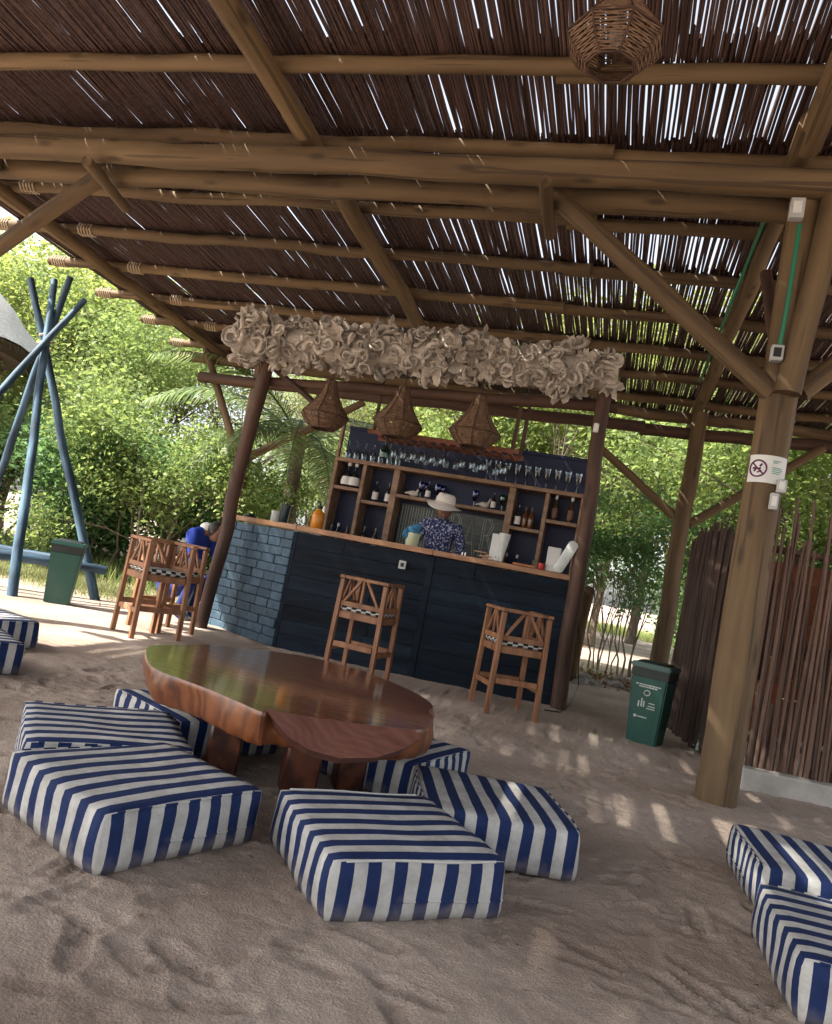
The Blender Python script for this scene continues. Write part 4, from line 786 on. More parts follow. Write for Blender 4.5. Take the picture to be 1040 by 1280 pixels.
bm = bmesh.new(); me = mb.mesh('cut_face', M_TCUT, False); bm.from_mesh(me); bmesh.ops.recalc_face_normals(bm, faces=bm.faces); bm.to_mesh(me); bm.free(); link('cut_face', me, TB)
for (px, py, w) in ((266, 972, .15), (364, 992, .16), (428, 985, .14), (300, 935, .14)):
    p_ = onz(px, py); mb = MB(); mb.box((p_.x, p_.y+.05, .15), (w, w, .40), (math.cos(.5), math.sin(.5), 0), (-math.sin(.5), math.cos(.5), 0), (0, 0, 1), 0, .012); mb.build('leg', M_TLEG, TB)
# ------------------------------------------------------------------ bins
def bin_(loc, rz, label, prints):
    t = thing('litter_bin', label, 'bin', loc, rotz=rz); x, y_, z = loc; c, s = math.cos(rz), math.sin(rz); X_, Y_ = Vector((c, s, 0)), Vector((-s, c, 0)); o_ = Vector(loc)
    def frustum(z0, z1, a0, b0, a1, b1, m, name, bev=.008, par=t):
        bm = bmesh.new(); vs = [bm.verts.new(o_+X_*a*q[0]+Y_*b*q[1]+Vector((0, 0, zz))) for zz, a, b in ((z0, a0, b0), (z1, a1, b1)) for q in ((-1, -1), (1, -1), (1, 1), (-1, 1))]
        for f in ((3, 2, 1, 0), (4, 5, 6, 7), (0, 1, 5, 4), (1, 2, 6, 5), (2, 3, 7, 6), (3, 0, 4, 7)): bm.faces.new([vs[i] for i in f])
        bmesh.ops.bevel(bm, geom=list(bm.edges), offset=bev, segments=2, affect='EDGES'); me = bpy.data.meshes.new(name); bm.to_mesh(me); bm.free(); me.materials.append(m); me.polygons.foreach_set('use_smooth', [True]*len(me.polygons)); me.set_sharp_from_angle(angle=math.radians(35)); return link(name, me, par)
    frustum(-.01, .55, .125, .115, .155, .145, M_GREEN, 'body', .012)
    frustum(.545, .625, .158, .148, .16, .15, M_GREEND, 'bag_rim', .006)
    frustum(.622, .665, .172, .162, .168, .158, M_GREEN, 'lid', .01)
    frustum(.66, .684, .14, .13, .115, .105, M_GREEND, 'lid_inset', .006)
    if prints:
        mb = MB()
        def strip(u, w, l, hgt): k = .125+(.03)*(w/.55); mb.box(o_+X_*u-Y_*(.115+.03*w/.55+.0035)+Vector((0, 0, w)), (l, .002, hgt), X_, Y_)
        for w, l in ((.485, .19), (.468, .13)):
            q = -l/2
            while q < l/2: e = random.uniform(.012, .03); strip(q+e/2-.01, w, e*.8, .010); q += e
        for u, w, l, hh in ((-.06, .32, .012, .05), (-.035, .335, .012, .07), (-.015, .325, .012, .05), (.05, .34, .05, .008), (.05, .315, .06, .008), (.045, .295, .07, .008), (-.075, .215, .025, .022), (-.015, .215, .08, .009)): strip(u, w, l, hh)
        mb.build('print', M_PRINT, t); mb = MB(); k = .42; mb.tube([o_+X_*(.026*math.cos(a*.785))+Vector((0, 0, k+.022*math.sin(a*.785)))-Y_*(.115+.03*k/.55+.003) for a in range(8)], .0055, 4, close=True); mb.build('recycling_mark', M_PRINT, t)
    return t
p_ = onz(806, 930); bin_((p_.x, p_.y+.12, gz(p_.x, p_.y)), math.radians(-20), 'green litter bin with white printed notice beside the woven stick screen', True)
p_ = onz(63, 753); bin_((p_.x, p_.y+.10, gz(p_.x, p_.y)), math.radians(33), 'plain green litter bin standing before the blue tipi poles', False)
# ------------------------------------------------------------------ tipi swing
TP = thing('tipi_frame', 'tall tipi frame of blue painted poles with low log seats on the sand', 'frame', (-6.6, 7.6, 0))
AP = ony(57, 432, 7.45)
def pole(base, top_px, Yt): log('pole', base, ony(*top_px, Yt), .057, .04, M_BLUEP, TP, 12, .010)
b1 = onz(16, 746); b2 = onz(123, 750)
pole(b1+Vector((0, 0, -.1)), (68, 350), 7.55); pole(b2+Vector((0, 0, -.1)), (38, 348), 7.3)
q_ = (ony(88, 346, 7.45), ony(0, 590, 7.9)); dd = q_[1]-q_[0]; log('pole', q_[0]+dd*((-.05-q_[0].z)/dd.z), q_[0], .055, .04, M_BLUEP, TP, 12, .010)
q_ = (ony(106, 375, 7.62), ony(0, 490, 6.95)); dd = q_[1]-q_[0]; log('pole', q_[0]+dd*((-.05-q_[0].z)/dd.z), q_[0], .05, .036, M_BLUEP, TP, 12, .010)
log('seat_log', ony(132, 713, 8.0), ony(-70, 685, 6.8), .06, .066, M_BLUEP, TP, 12, .02); log('seat_log', ony(64, 697, 8.35), ony(-40, 676, 8.0), .055, .06, M_BLUEP, TP, 12, .02)
mb = MB(); mb.tube([AP+Vector((.085*math.cos(a*.8), .085*math.sin(a*.8), -.05+.012*a)) for a in range(18)], .014, 6); mb.build('rope_lashing', M_ROPE, TP)
# thatched hut roof reaching in from the side
HC = ony(-225, 330, 10.0); HT = thing('thatched_hut', 'grey-white thatched hut roof with dark ragged eave behind the tipi poles', 'hut', (HC.x, 10, 0))
ed = ony(-16, 414, 10.0); R_ = (ed-Vector((HC.x, 10, ed.z))).length; mb = MB(); n = 64; vs = []; LV = 12
for k in range(LV+1):
    t_ = k/LV
    for j in range(n):
        a = 2*math.pi*j/n; rr = .25+(R_-.25)*t_**.85; z_ = ed.z+2.3-2.3*t_**1.7; vs.append((HC.x+rr*math.cos(a)*(1+random.uniform(-.012, .012)), 10+rr*math.sin(a)*(1+random.uniform(-.012, .012)), z_+random.uniform(-.03, .03)))
mb.add(vs, [(k*n+j, (k+1)*n+j, (k+1)*n+(j+1) % n, k*n+(j+1) % n) for k in range(LV) for j in range(n)]); mb.lathe([(R_-.03, ed.z-.0), (R_*.9, ed.z-.12), (.3, ed.z+1.9)], (HC.x, 10, 0), 64, 1, (False, False)); mb.build('roof', [M_THATCH, M_THATCHD], HT)
mb = MB()
for k in range(900):
    a = random.uniform(0, 6.283); rr = R_*random.uniform(.93, 1.0); p_ = Vector((HC.x+rr*math.cos(a), 10+rr*math.sin(a), ed.z+.02)); dr = Vector((math.cos(a)*.25, math.sin(a)*.25, -1))*random.uniform(.06, .17); mb.tube([p_, p_+dr], [.009, .003], 3, cap=False)
o = mb.build('eave_fringe', M_THATCHD, HT); o['kind'] = 'stuff'
for a in range(6): log('post', (HC.x+R_*.78*math.cos(a*1.047), 10+R_*.78*math.sin(a*1.047), -.1), (HC.x+R_*.78*math.cos(a*1.047), 10+R_*.78*math.sin(a*1.047), ed.z+.3), .07, .065, M_POLE, HT, 10)
# ------------------------------------------------------------------ stick screen, fence, kerb, rust panel
c0 = onz(920, 984); c1 = onz(1040, 1010); kd = (c1-c0); kd.z = 0; kd.normalize(); kn = Vector((kd.y, -kd.x, 0))
KB = thing('concrete_kerb', 'low pale concrete kerb carrying the stick fence', 'kerb', c0)
for i in range(3):
    mb = MB(); mb.box(c0+kd*(.02+1.2*i+.6)-kn*.11+Vector((0, 0, .02)), (1.195, .22, .24), kd, -kn, (0, 0, 1), 0, .012); mb.build('kerb_block', M_CONC, KB)
SF = thing('stick_fence', 'fence of thin bare sticks standing on concrete kerb', 'fence', c0)
KZ = .14; f0 = c0-kn*.14
def stickmesh(L_, r0_, r1_, seed, n=6, m=M_STICK):
    q = random.Random(seed); mb = MB(); k = 7; ph = [q.uniform(0, 6) for _ in range(3)]
    mb.tube([(.016*math.sin(2.5*i/k*2+ph[0])*L_*.5, .012*math.sin(2.1*i/k*2+ph[1])*L_*.5, L_*i/k) for i in range(k+1)], [(r0_+(r1_-r0_)*i/k)*(1+q.uniform(-.1, .1)) for i in range(k+1)], n); return mb.mesh('stick', m)
SKD = [stickmesh(1.0, .0135+.001*(i % 3), .0085, i, 6, M_STICKD) for i in range(8)]
SK = [stickmesh(1.0, .0135+.001*(i % 3), .0085, i) for i in range(8)]
x = -.06
while x < 2.3:
    hgt = random.uniform(1.62, 2.02); p_ = f0+kd*x+kn*random.uniform(-.012, .02); lean = random.gauss(0, .018)
    Q = (Vector((0, 0, 1))+kd*lean).to_track_quat('Z', 'Y').to_matrix().to_4x4()
    link('stick', SK[random.randrange(8)], SF, Matrix.Translation((p_.x, p_.y, KZ-.02)) @ Q @ Matrix.Diagonal((1.15, 1.15, hgt, 1)))
    if random.random() < .8:
        p2 = p_+kd*random.uniform(.015, .03)-kn*.025; Q = (Vector((0, 0, 1))+kd*random.gauss(0, .06)).to_track_quat('Z', 'Y').to_matrix().to_4x4()
        link('stick', SK[random.randrange(8)], SF, Matrix.Translation((p2.x, p2.y, KZ-.02)) @ Q @ Matrix.Diagonal((1.3, 1.3, random.uniform(.45, .75), 1)))
    if random.random() < .5:
        p2 = p_+kd*random.uniform(.015, .03)-kn*.03; Q = (Vector((0, 0, 1))+kd*random.gauss(0, .03)).to_track_quat('Z', 'Y').to_matrix().to_4x4()
        link('stick', SK[random.randrange(8)], SF, Matrix.Translation((p2.x, p2.y, .75)) @ Q @ Matrix.Diagonal((1, 1, random.uniform(.8, 1.3), 1)))
    x += random.uniform(.022, .045)
for z_ in (.32, 1.02, 1.72): log('rail', f0+kd*(-.1)-kn*.075+Vector((0, 0, z_)), f0+kd*2.4-kn*.075+Vector((0, 0, z_-.02)), .026, .024, M_STICK, SF, 8, .008)
RW = thing('rust_panel', 'rust orange wooden panel close behind the stick fence', 'panel', f0+kd*.9-kn*.3)
for i in range(9):
    zb_ = .42+i*.145; mb = MB(); mb.box(f0+kd*(.10+1.05)-kn*(.26+random.uniform(0, .006))+Vector((0, 0, zb_)), (2.1, .022, .14), kd, -kn, (0, 0, 1), 0, .003); mb.build('board', M_RUST, RW)
for k in (.3, 1.2, 2.15): mb = MB(); mb.box(f0+kd*k-kn*.29+Vector((0, 0, .85)), (.06, .04, 1.75), kd, -kn, (0, 0, 1), 0, .003); mb.build('batten', M_STICK, RW)
mb = MB(); mb.box(f0+kd*1.65-kn*1.15+Vector((0, 0, .055)), (3.0, 1.6, .13), kd, -kn, (0, 0, 1), 0, .01); o = mb.build('concrete_pad', M_CONC); o['kind'] = 'structure'
g0 = onz(882, 948); g1 = Vector((.70, 8.15, 0)); gd = (g1-g0); GL = gd.length; gd.normalize(); gn = Vector((gd.y, -gd.x, 0))
SC = thing('stick_screen', 'dense dark brown stick screen between the bin and thick post', 'screen', g0)
log('post', g0+Vector((0, 0, -.1)), ony(938, 625, g0.y), .045, .04, M_STICK, SC, 10, .015)['label'] = 'greyer end pole of the screen'
x = .04; k = 0
while x < GL:
    t_ = x/GL; hgt = 1.86+.16*t_-.0*t_+random.uniform(-.07, .05)-(.16 if t_ > .55 else 0)*(t_-.55)/.45; p_ = g0+gd*x+gn*random.uniform(-.014, .014)
    Q = (Vector((0, 0, 1))+gd*random.gauss(0, .012)).to_track_quat('Z', 'Y').to_matrix().to_4x4()
    link('stick', SKD[random.randrange(8)], SC, Matrix.Translation((p_.x, p_.y, random.uniform(-.02, .08))) @ Q @ Matrix.Diagonal((1.25, 1.25, hgt, 1))); x += random.uniform(.014, .022); k += 1
for z_ in (.4, 1.0, 1.6): log('rail', g0+gn*.04+Vector((0, 0, z_)), g0+gd*GL+gn*.04+Vector((0, 0, z_)), .02, .018, M_STICK, SC, 8, .006)
for i, (px, py) in enumerate(((850, 918), (858, 927), (866, 935), (872, 941), (845, 908), (862, 921))):     # jars and bottles left at the foot of the screen
    p_ = onz(px, py); put('bottle', [B4, B6][i % 2], (p_.x, p_.y, gz(p_.x, p_.y)+.0), 'empty glass bottle lying about at the foot of the stick screen', 'bottle', 'bottles at the foot of the screen', .6)
mb = MB(); mb.tube([ony(722, 770, 7.75), ony(724, 800, 7.74), onz(722, 862)+Vector((0, 0, .05)), onz(712, 884)+Vector((0, 0, .02)), onz(700, 893)+Vector((0, 0, .02)), onz(680, 890)+Vector((0, 0, .02))], .006, 6)
tag(mb.build('cable', M_BLACK), 'thin black cable hanging by the bar end pole onto the sand', 'cable')
mb = MB(); c_ = ony(745, 535, 7.52); mb.box(c_, (.05, .05, .09), bev=.006); tag(mb.build('junction_box', M_WHITE), 'small white box high on the dark pole by the shelf', 'junction box')
# ------------------------------------------------------------------ people
def skin_body(name, verts, edges, radii, mats, pick, extra, parent):
    me = bpy.data.meshes.new(name); me.from_pydata([tuple(v) for v in verts], edges, []); o = bpy.data.objects.new(name, me); COL.objects.link(o)
    md = o.modifiers.new('skin', 'SKIN'); md.use_smooth_shade = True
    for i, r_ in enumerate(radii):
        sv = me.skin_vertices[0].data[i]; sv.radius = r_ if hasattr(r_, '__len__') else (r_, r_); sv.use_root = (i == 0)
    s2 = o.modifiers.new('sub', 'SUBSURF'); s2.levels = 2; s2.render_levels = 2
    bpy.context.view_layer.update(); dg = bpy.context.evaluated_depsgraph_get(); em = bpy.data.meshes.new_from_object(o.evaluated_get(dg)); bpy.data.objects.remove(o)
    bm = bmesh.new(); bm.from_mesh(em)
    if extra:
        em2 = extra.mesh('x', mats); bm.from_mesh(em2)
    nm = bpy.data.meshes.new(name); bm.to_mesh(nm); bm.free(); nm.materials.clear()
    for m in mats: nm.materials.append(m)
    for p_ in nm.polygons: p_.material_index = pick(p_.center); p_.use_smooth = True
    return link(name, nm, parent)
M_SKIN = mat('skin', (.12, .055, .035), .55, (.17, .08, .05), (20, 20, 20)); M_HAIR = mat('hair', (.008, .006, .005), .6, (.02, .016, .013), (60, 60, 9), bump=.6)
M_HAT = mat('straw_hat', (.58, .53, .47), .8, (.70, .65, .58), (60, 60, 60), bump=.4)
M_FLOR = mat('floral_shirt', (.010, .016, .075), .8, (.35, .37, .46), (46, 46, 46), 3, (.52, .62), bump=.2); M_TROU = mat('trousers', (.02, .022, .03), .8, (.03, .033, .04), (9, 9, 9))
M_BLUES = mat('royal_blue_shirt', (.008, .03, .26), .75, (.012, .05, .36), (7, 7, 7), bump=.5, bscale=(25, 25, 25)); M_JEAN = mat('pale_jeans', (.16, .24, .33), .85, (.24, .33, .42), (9, 9, 9), bump=.3)
M_PINK = mat('pale_top', (.42, .26, .22), .8, (.5, .34, .3), (9, 9, 9)); M_NAVYT = mat('navy_trousers', (.01, .02, .11), .8, (.015, .03, .16), (7, 7, 7), bump=.5, bscale=(22, 22, 22))
def hand(mb, wrist, d_, side, mi=0, s=1.0):
    """palm and five separate bent fingers"""
    d_ = d_.normalized(); sd_ = Vector(side).normalized(); nn = d_.cross(sd_).normalized()
    mb.tube([wrist-d_*.02*s, wrist+d_*.03*s, wrist+d_*.085*s], [.024*s, .034*s, .03*s], 8, mi)
    for i, (o_, L_) in enumerate(((-.03, .06), (-.01, .075), (.01, .07), (.03, .052))):
        b_ = wrist+d_*.08*s+sd_*o_*s; mb.tube([b_, b_+d_*L_*.5*s+nn*.008*s, b_+d_*L_*.8*s+nn*.03*s, b_+d_*L_*.85*s+nn*.05*s], [.0095*s, .009*s, .008*s, .006*s], 6, mi)
    b_ = wrist+d_*.03*s-sd_*.03*s; mb.tube([b_, b_-sd_*.03*s+d_*.025*s, b_-sd_*.035*s+d_*.055*s+nn*.015*s], [.012*s, .0105*s, .008*s], 6, mi)
def head(mb, c, fwd, upv=(0, 0, 1), mi=0, s=1.0):
    F_ = Vector(fwd).normalized(); U_ = Vector(upv); U_ = (U_-F_*U_.dot(F_)).normalized(); R_h = F_.cross(U_); o_ = len(mb.v)
    T = lambda r_, f_, u_: c+(R_h*r_+F_*f_+U_*u_)*s
    n, k = 16, 12; vs = []
    for i in range(k+1):
        a = math.pi*i/k; zz = -math.cos(a)*.118; rr = max(math.sin(a), .03)
        for j in range(n):
            t_ = 2*math.pi*j/n; f_ = math.cos(t_); jaw = 1-.28*max(0, -zz/.118)**1.3
            vs.append(T(.074*rr*math.sin(t_)*jaw, (.092*rr*f_)*(jaw if f_ < 0 else .5+.5*jaw)+.012*(zz < -.02)*max(0, f_)*rr, zz))
    mb.add(vs, [(i*n+j, i*n+(j+1) % n, (i+1)*n+(j+1) % n, (i+1)*n+j) for i in range(k) for j in range(n)], mi)
    mb.tube([T(0, .083, .015), T(0, .10, -.01), T(0, .108, -.028), T(0, .088, -.036)], [.008*s, .011*s, .014*s, .009*s], 7, mi)
    mb.tube([T(-.024, .082, -.062), T(0, .089, -.06), T(.024, .082, -.062)], [.004*s, .008*s, .004*s], 6, mi)
    for q in (-1, 1):
        mb.ball(T(q*.03, .078, .01), .011*s, 8, 6, mi); mb.ball(T(q*.075, -.005, -.01), (.012*s, .018*s, .03*s), 8, 6, mi)
    return T
# bartender
PX, PYb = ony(553, 650, 8.05).x, 8.08; FZ = .13
BT = thing('person', 'bartender in white brimmed hat and navy floral shirt working behind the counter', 'person', (PX, PYb, FZ))
J = [(0, 0, .98), (0, 0, 1.12), (-.0, -.02, 1.28), (0, -.03, 1.42), (.0, -.045, 1.475), (.01, -.075, 1.51),
     (-.10, 0, .9), (-.11, 0, .5), (-.11, .02, .08), (-.11, -.12, .04), (.10, 0, .9), (.11, 0, .5), (.11, .02, .08), (.11, -.12, .04),
     (-.17, -.03, 1.43), (-.25, -.06, 1.22), (-.20, -.24, 1.10), (.18, -.03, 1.42), (.27, -.04, 1.19), (.20, -.24, 1.06)]
J = [Vector(v)*1.02+Vector((PX, PYb, FZ)) for v in J]
Ed = [(0, 1), (1, 2), (2, 3), (3, 4), (4, 5), (0, 6), (6, 7), (7, 8), (8, 9), (0, 10), (10, 11), (11, 12), (12, 13), (3, 14), (14, 15), (15, 16), (3, 17), (17, 18), (18, 19)]
Rd = [(.15, .11), (.145, .105), (.165, .115), (.15, .10), (.06, .06), (.055, .06), .09, .065, .045, .04, .09, .065, .045, .04, .075, .06, .04, .075, .06, .04]
ex = MB(); hc = J[5]+Vector((.015, -.05, .075)); hf = Vector((.25, -1, -.45)); head(ex, hc, hf)
hand(ex, J[16], J[16]-J[15], (1, 0, 0)); hand(ex, J[19], J[19]-J[18], (-1, 0, 0))
def pk(c):
    if c.z > FZ+1.53: return 0
    if c.z < FZ+.96 and abs(c.x-PX) < .19 and c.y > PYb-.16: return 2
    if c.y < PYb-.17 and c.z < FZ+1.22: return 0
    return 1
skin_body('body', J, Ed, Rd, [M_SKIN, M_FLOR, M_TROU], pk, ex, BT)
mb = MB(); mb.lathe([(.085, -.03), (.088, -.01), (.078, .018), (.07, .016), (.074, -.02)], J[4]+Vector((0, .005, .012)), 18, axis=(.02, -.25, 1), cap=(False, False)); mb.build('shirt_collar', M_FLOR, BT)
mb = MB(); ha = Vector((.16, -.16, 1)).normalized(); HS = 1.02; hcn = hc+Vector((-.005, -.02, .055)); pr = [(.19, -.005), (.192, .0), (.165, .004), (.125, .012), (.108, .02), (.105, .06), (.095, .105), (.075, .125), (.035, .118), (.004, .112)]; pr = [(a*HS, b_*HS) for a, b_ in pr]
mb.lathe(pr, hcn, 28, axis=ha, cap=(False, True)); mb.lathe([(.188*HS, -.009), (.12*HS, .004), (.102*HS, .012), (.1*HS, .06), (.02, .13)], hcn, 28, axis=ha, cap=(False, True))
for i, v in enumerate(mb.v):                         # wavy brim
    r_ = Vector(v)-hcn; rl = (r_-ha*r_.dot(ha)).length
    if rl > .15: a = math.atan2(r_.y, r_.x); w_ = (rl-.15)*.5*math.cos(2*a+.4)-(rl-.15)*.3; mb.v[i] = (v[0]+ha.x*w_, v[1]+ha.y*w_, v[2]+ha.z*w_)
ht = mb.build('hat', M_HAT, BT); mb = MB(); mb.lathe([(.111*HS, .018*HS), (.112*HS, .03*HS), (.109*HS, .042*HS)], hcn, 28, axis=ha, cap=(False, False)); mb.build('hat_band', mat('hat_band', (.42, .37, .32), .8), ht)
# person in blue bending forward beside the brick side
q0 = onz(243, 783); PX2, PY2 = q0.x-.08, q0.y+.50
P2 = thing('person', 'person in bright blue shirt and pale jeans bending down behind the bar stools', 'person', (PX2, PY2, 0))
def v2(px, py, Yp): return ony(px, py, Yp)
Yp = PY2
sh_ = v2(256, 663, Yp-.1); hip = v2(240, 716, Yp); 
J = [hip, hip.lerp(sh_, .35)+Vector((-.04, 0, .02)), hip.lerp(sh_, .7)+Vector((-.05, 0, .03)), sh_, sh_+Vector((.09, -.05, .015)), sh_+Vector((.15, -.07, .0)),
     hip+Vector((-.02, .09, -.05)), Vector((hip.x+.06, Yp+.06, .40)), Vector((hip.x+.0, Yp+.08, .07)), Vector((hip.x+.12, Yp+.0, .035)),
     hip+Vector((.02, -.09, -.05)), Vector((hip.x+.10, Yp-.12, .40)), Vector((hip.x+.04, Yp-.10, .07)), Vector((hip.x+.16, Yp-.18, .035)),
     sh_+Vector((.0, .16, -.03)), sh_+Vector((.08, .2, -.26)), sh_+Vector((.16, .15, -.44)), sh_+Vector((-.02, -.17, -.04)), sh_+Vector((.0, -.2, -.28)), sh_+Vector((.10, -.16, -.47))]
Rd = [(.13, .15), (.13, .14), (.14, .16), (.12, .14), .055, .055, .085, .06, .04, .035, .085, .06, .04, .035, .07, .05, .032, .07, .05, .032]
ex = MB(); hc = J[5]+Vector((.07, -.02, .0)); head(ex, hc, Vector((.75, -.2, -.65)), (.6, 0, .8)); hand(ex, J[16], J[16]-J[15], (0, 1, 0)); hand(ex, J[19], J[19]-J[18], (0, -1, 0))
def pk2(c):
    if (c-hc).length < .155 or (c-J[4]).length < .05: return 0
    if c.z < hip.z-.03 and c.x < sh_.x-.0: return 2
    if c.z < sh_.z-.36: return 0 if c.x > hip.x+.16 or c.z > .5 and (c-J[19]).length < .2 else 2
    return 1
skin_body('body', J, Ed, Rd, [M_SKIN, M_BLUES, M_JEAN], pk2, ex, P2)
mb = MB(); mb.ball(hc+Vector((-.025, .0, .03)), (.095, .088, .10), 14, 10); mb.build('hair', M_HAIR, P2)
mb = MB(); mb.ball(sh_+Vector((.06, -.05, .045)), (.085, .10, .055), 14, 8); mb.build('collar', M_WHITE, P2)
# seated person in navy blue, dark hair
q1 = onz(214, 790); PX3, PY3 = ony(214, 738, q0.y+.35).x, q0.y+.35
P3 = thing('person', 'dark haired person in pale top and blue trousers crouching behind the bar stools', 'person', (PX3, PY3, 0))
hp = ony(206, 738, PY3); hd = ony(231, 690, PY3)
hp = Vector((hp.x, PY3, max(hp.z-.05, .30)))
J = [hp, hp.lerp(hd, .3)+Vector((-.04, 0, 0)), hp.lerp(hd, .55)+Vector((-.04, 0, 0)), hp.lerp(hd, .72), hp.lerp(hd, .84), hp.lerp(hd, .92),
     hp+Vector((.06, .1, 0)), Vector((hp.x+.42, PY3+.12, .45)), Vector((hp.x+.30, PY3+.13, .07)), Vector((hp.x+.43, PY3+.13, .04)),
     hp+Vector((.06, -.1, 0)), Vector((hp.x+.42, PY3-.14, .46)), Vector((hp.x+.28, PY3-.14, .07)), Vector((hp.x+.41, PY3-.16, .04)),
     hp.lerp(hd, .68)+Vector((0, .15, 0)), hp.lerp(hd, .4)+Vector((.1, .2, 0)), hp.lerp(hd, .45)+Vector((.3, .12, 0)), hp.lerp(hd, .68)+Vector((0, -.15, 0)), hp.lerp(hd, .4)+Vector((.1, -.2, 0)), hp.lerp(hd, .45)+Vector((.3, -.12, 0))]
Rd = [(.16, .17), (.12, .15), (.12, .15), (.1, .13), .05, .05, .10, .07, .045, .04, .10, .07, .045, .04, .06, .045, .032, .06, .045, .032]
ex = MB(); hc3 = J[5]+Vector((.03, 0, .07)); head(ex, hc3, Vector((.9, -.3, -.3)), s=.95); hand(ex, J[16], J[16]-J[15], (0, 1, 0)); hand(ex, J[19], J[19]-J[18], (0, -1, 0))
def pk3(c):
    if (c-hc3).length < .15: return 0
    if c.z < hp.z+.13 and (c-hp).length < .3 or c.z < .56: return 2
    return 0 if (c-J[16]).length < .2 or (c-J[19]).length < .2 else 1
skin_body('body', J, Ed, Rd, [M_SKIN, M_PINK, M_NAVYT], pk3, ex, P3)
mb = MB(); mb.ball(hc3+Vector((-.02, .01, .03)), (.098, .09, .105), 14, 10); mb.ball(hc3+Vector((-.09, .02, -.02)), (.05, .05, .06), 10, 8); mb.build('hair', M_HAIR, P3)
p_ = onz(246, 777); mb = MB(); mb.lathe([(.10, 0), (.13, .03), (.13, .12), (.09, .19), (.03, .23), (.02, .25)], (p_.x-.02, p_.y+.16, gz(p_.x, p_.y)), 14)
for i, v in enumerate(mb.v): mb.v[i] = (v[0]+.015*math.sin(v[2]*40+i), v[1]+.015*math.cos(v[2]*33+i*2), v[2])
tag(mb.build('plastic_bag', mat('pale_bag', (.38, .48, .55), .4, (.5, .58, .64), (9, 9, 9))), 'pale blue plastic bag on the sand behind the dark bar pole', 'bag')
# ------------------------------------------------------------------ vegetation
def leaves(pts, size, seed, up=.35, asp=.5, droop=None):
    """diamond leaves (two triangles, folded on the midrib) around pts"""
    q = np.random.default_rng(seed); n = len(pts); d_ = q.normal(size=(n, 3)); d_[:, 2] = d_[:, 2]*.6-(.25 if droop is None else droop); d_ /= np.linalg.norm(d_, axis=1)[:, None]
    nn = q.normal(size=(n, 3))*.8; nn[:, 2] += up*2; s_ = np.cross(d_, nn); s_ /= np.linalg.norm(s_, axis=1)[:, None]+1e-9; nn = np.cross(s_, d_)
    L_ = size*q.choice([.55, .8, 1.0, 1.35], n)[:, None]*q.uniform(.8, 1.2, n)[:, None]; w = L_*asp*.5
    V_ = np.stack([pts, pts+d_*L_*.45+s_*w+nn*L_*.06, pts+d_*L_, pts+d_*L_*.45-s_*w+nn*L_*.06], 1).reshape(-1, 3)
    i = np.arange(n)*4; F_ = np.concatenate([np.stack([i, i+1, i+2], 1), np.stack([i, i+2, i+3], 1)]); return V_, F_, n
def leaf_mesh(name, V_, F_, n, m, seed, tints=None):
    me = bpy.data.meshes.new(name); me.vertices.add(len(V_)); me.vertices.foreach_set('co', V_.astype(np.float32).ravel())
    me.loops.add(len(F_)*3); me.loops.foreach_set('vertex_index', F_.astype(np.int32).ravel()); me.polygons.add(len(F_)); me.polygons.foreach_set('loop_start', np.arange(len(F_), dtype=np.int32)*3)
    t_ = np.random.default_rng(seed).random(n) if tints is None else tints
    at = me.attributes.new('tint', 'FLOAT', 'POINT'); at.data.foreach_set('value', np.repeat(t_, len(V_)//n).astype(np.float32)); me.materials.append(m); me.update(calc_edges=True); me.validate(); return me
def crown_pts(blobs, n, seed, clump=14, cs=.16):
    q = np.random.default_rng(seed); vol = np.array([b_[3]**2 for b_ in blobs]); vol = vol/vol.sum(); nc = n//clump; C = []
    for b_, k in zip(blobs, (vol*nc).astype(int)+1):
        u_ = q.normal(size=(k, 3)); u_ /= np.linalg.norm(u_, axis=1)[:, None]; r_ = b_[3]*(q.random(k)**.42)[:, None]; C.append(np.array(b_[:3])+u_*r_*np.array([1, 1, b_[4] if len(b_) > 4 else .8]))
    C = np.concatenate(C); tn = q.random(len(C)); P_ = (C[:, None]+q.normal(size=(len(C), clump, 3))*cs); return P_.reshape(-1, 3), np.clip(np.repeat(tn, clump)*.6+q.random(len(C)*clump)*.4, 0, 1)
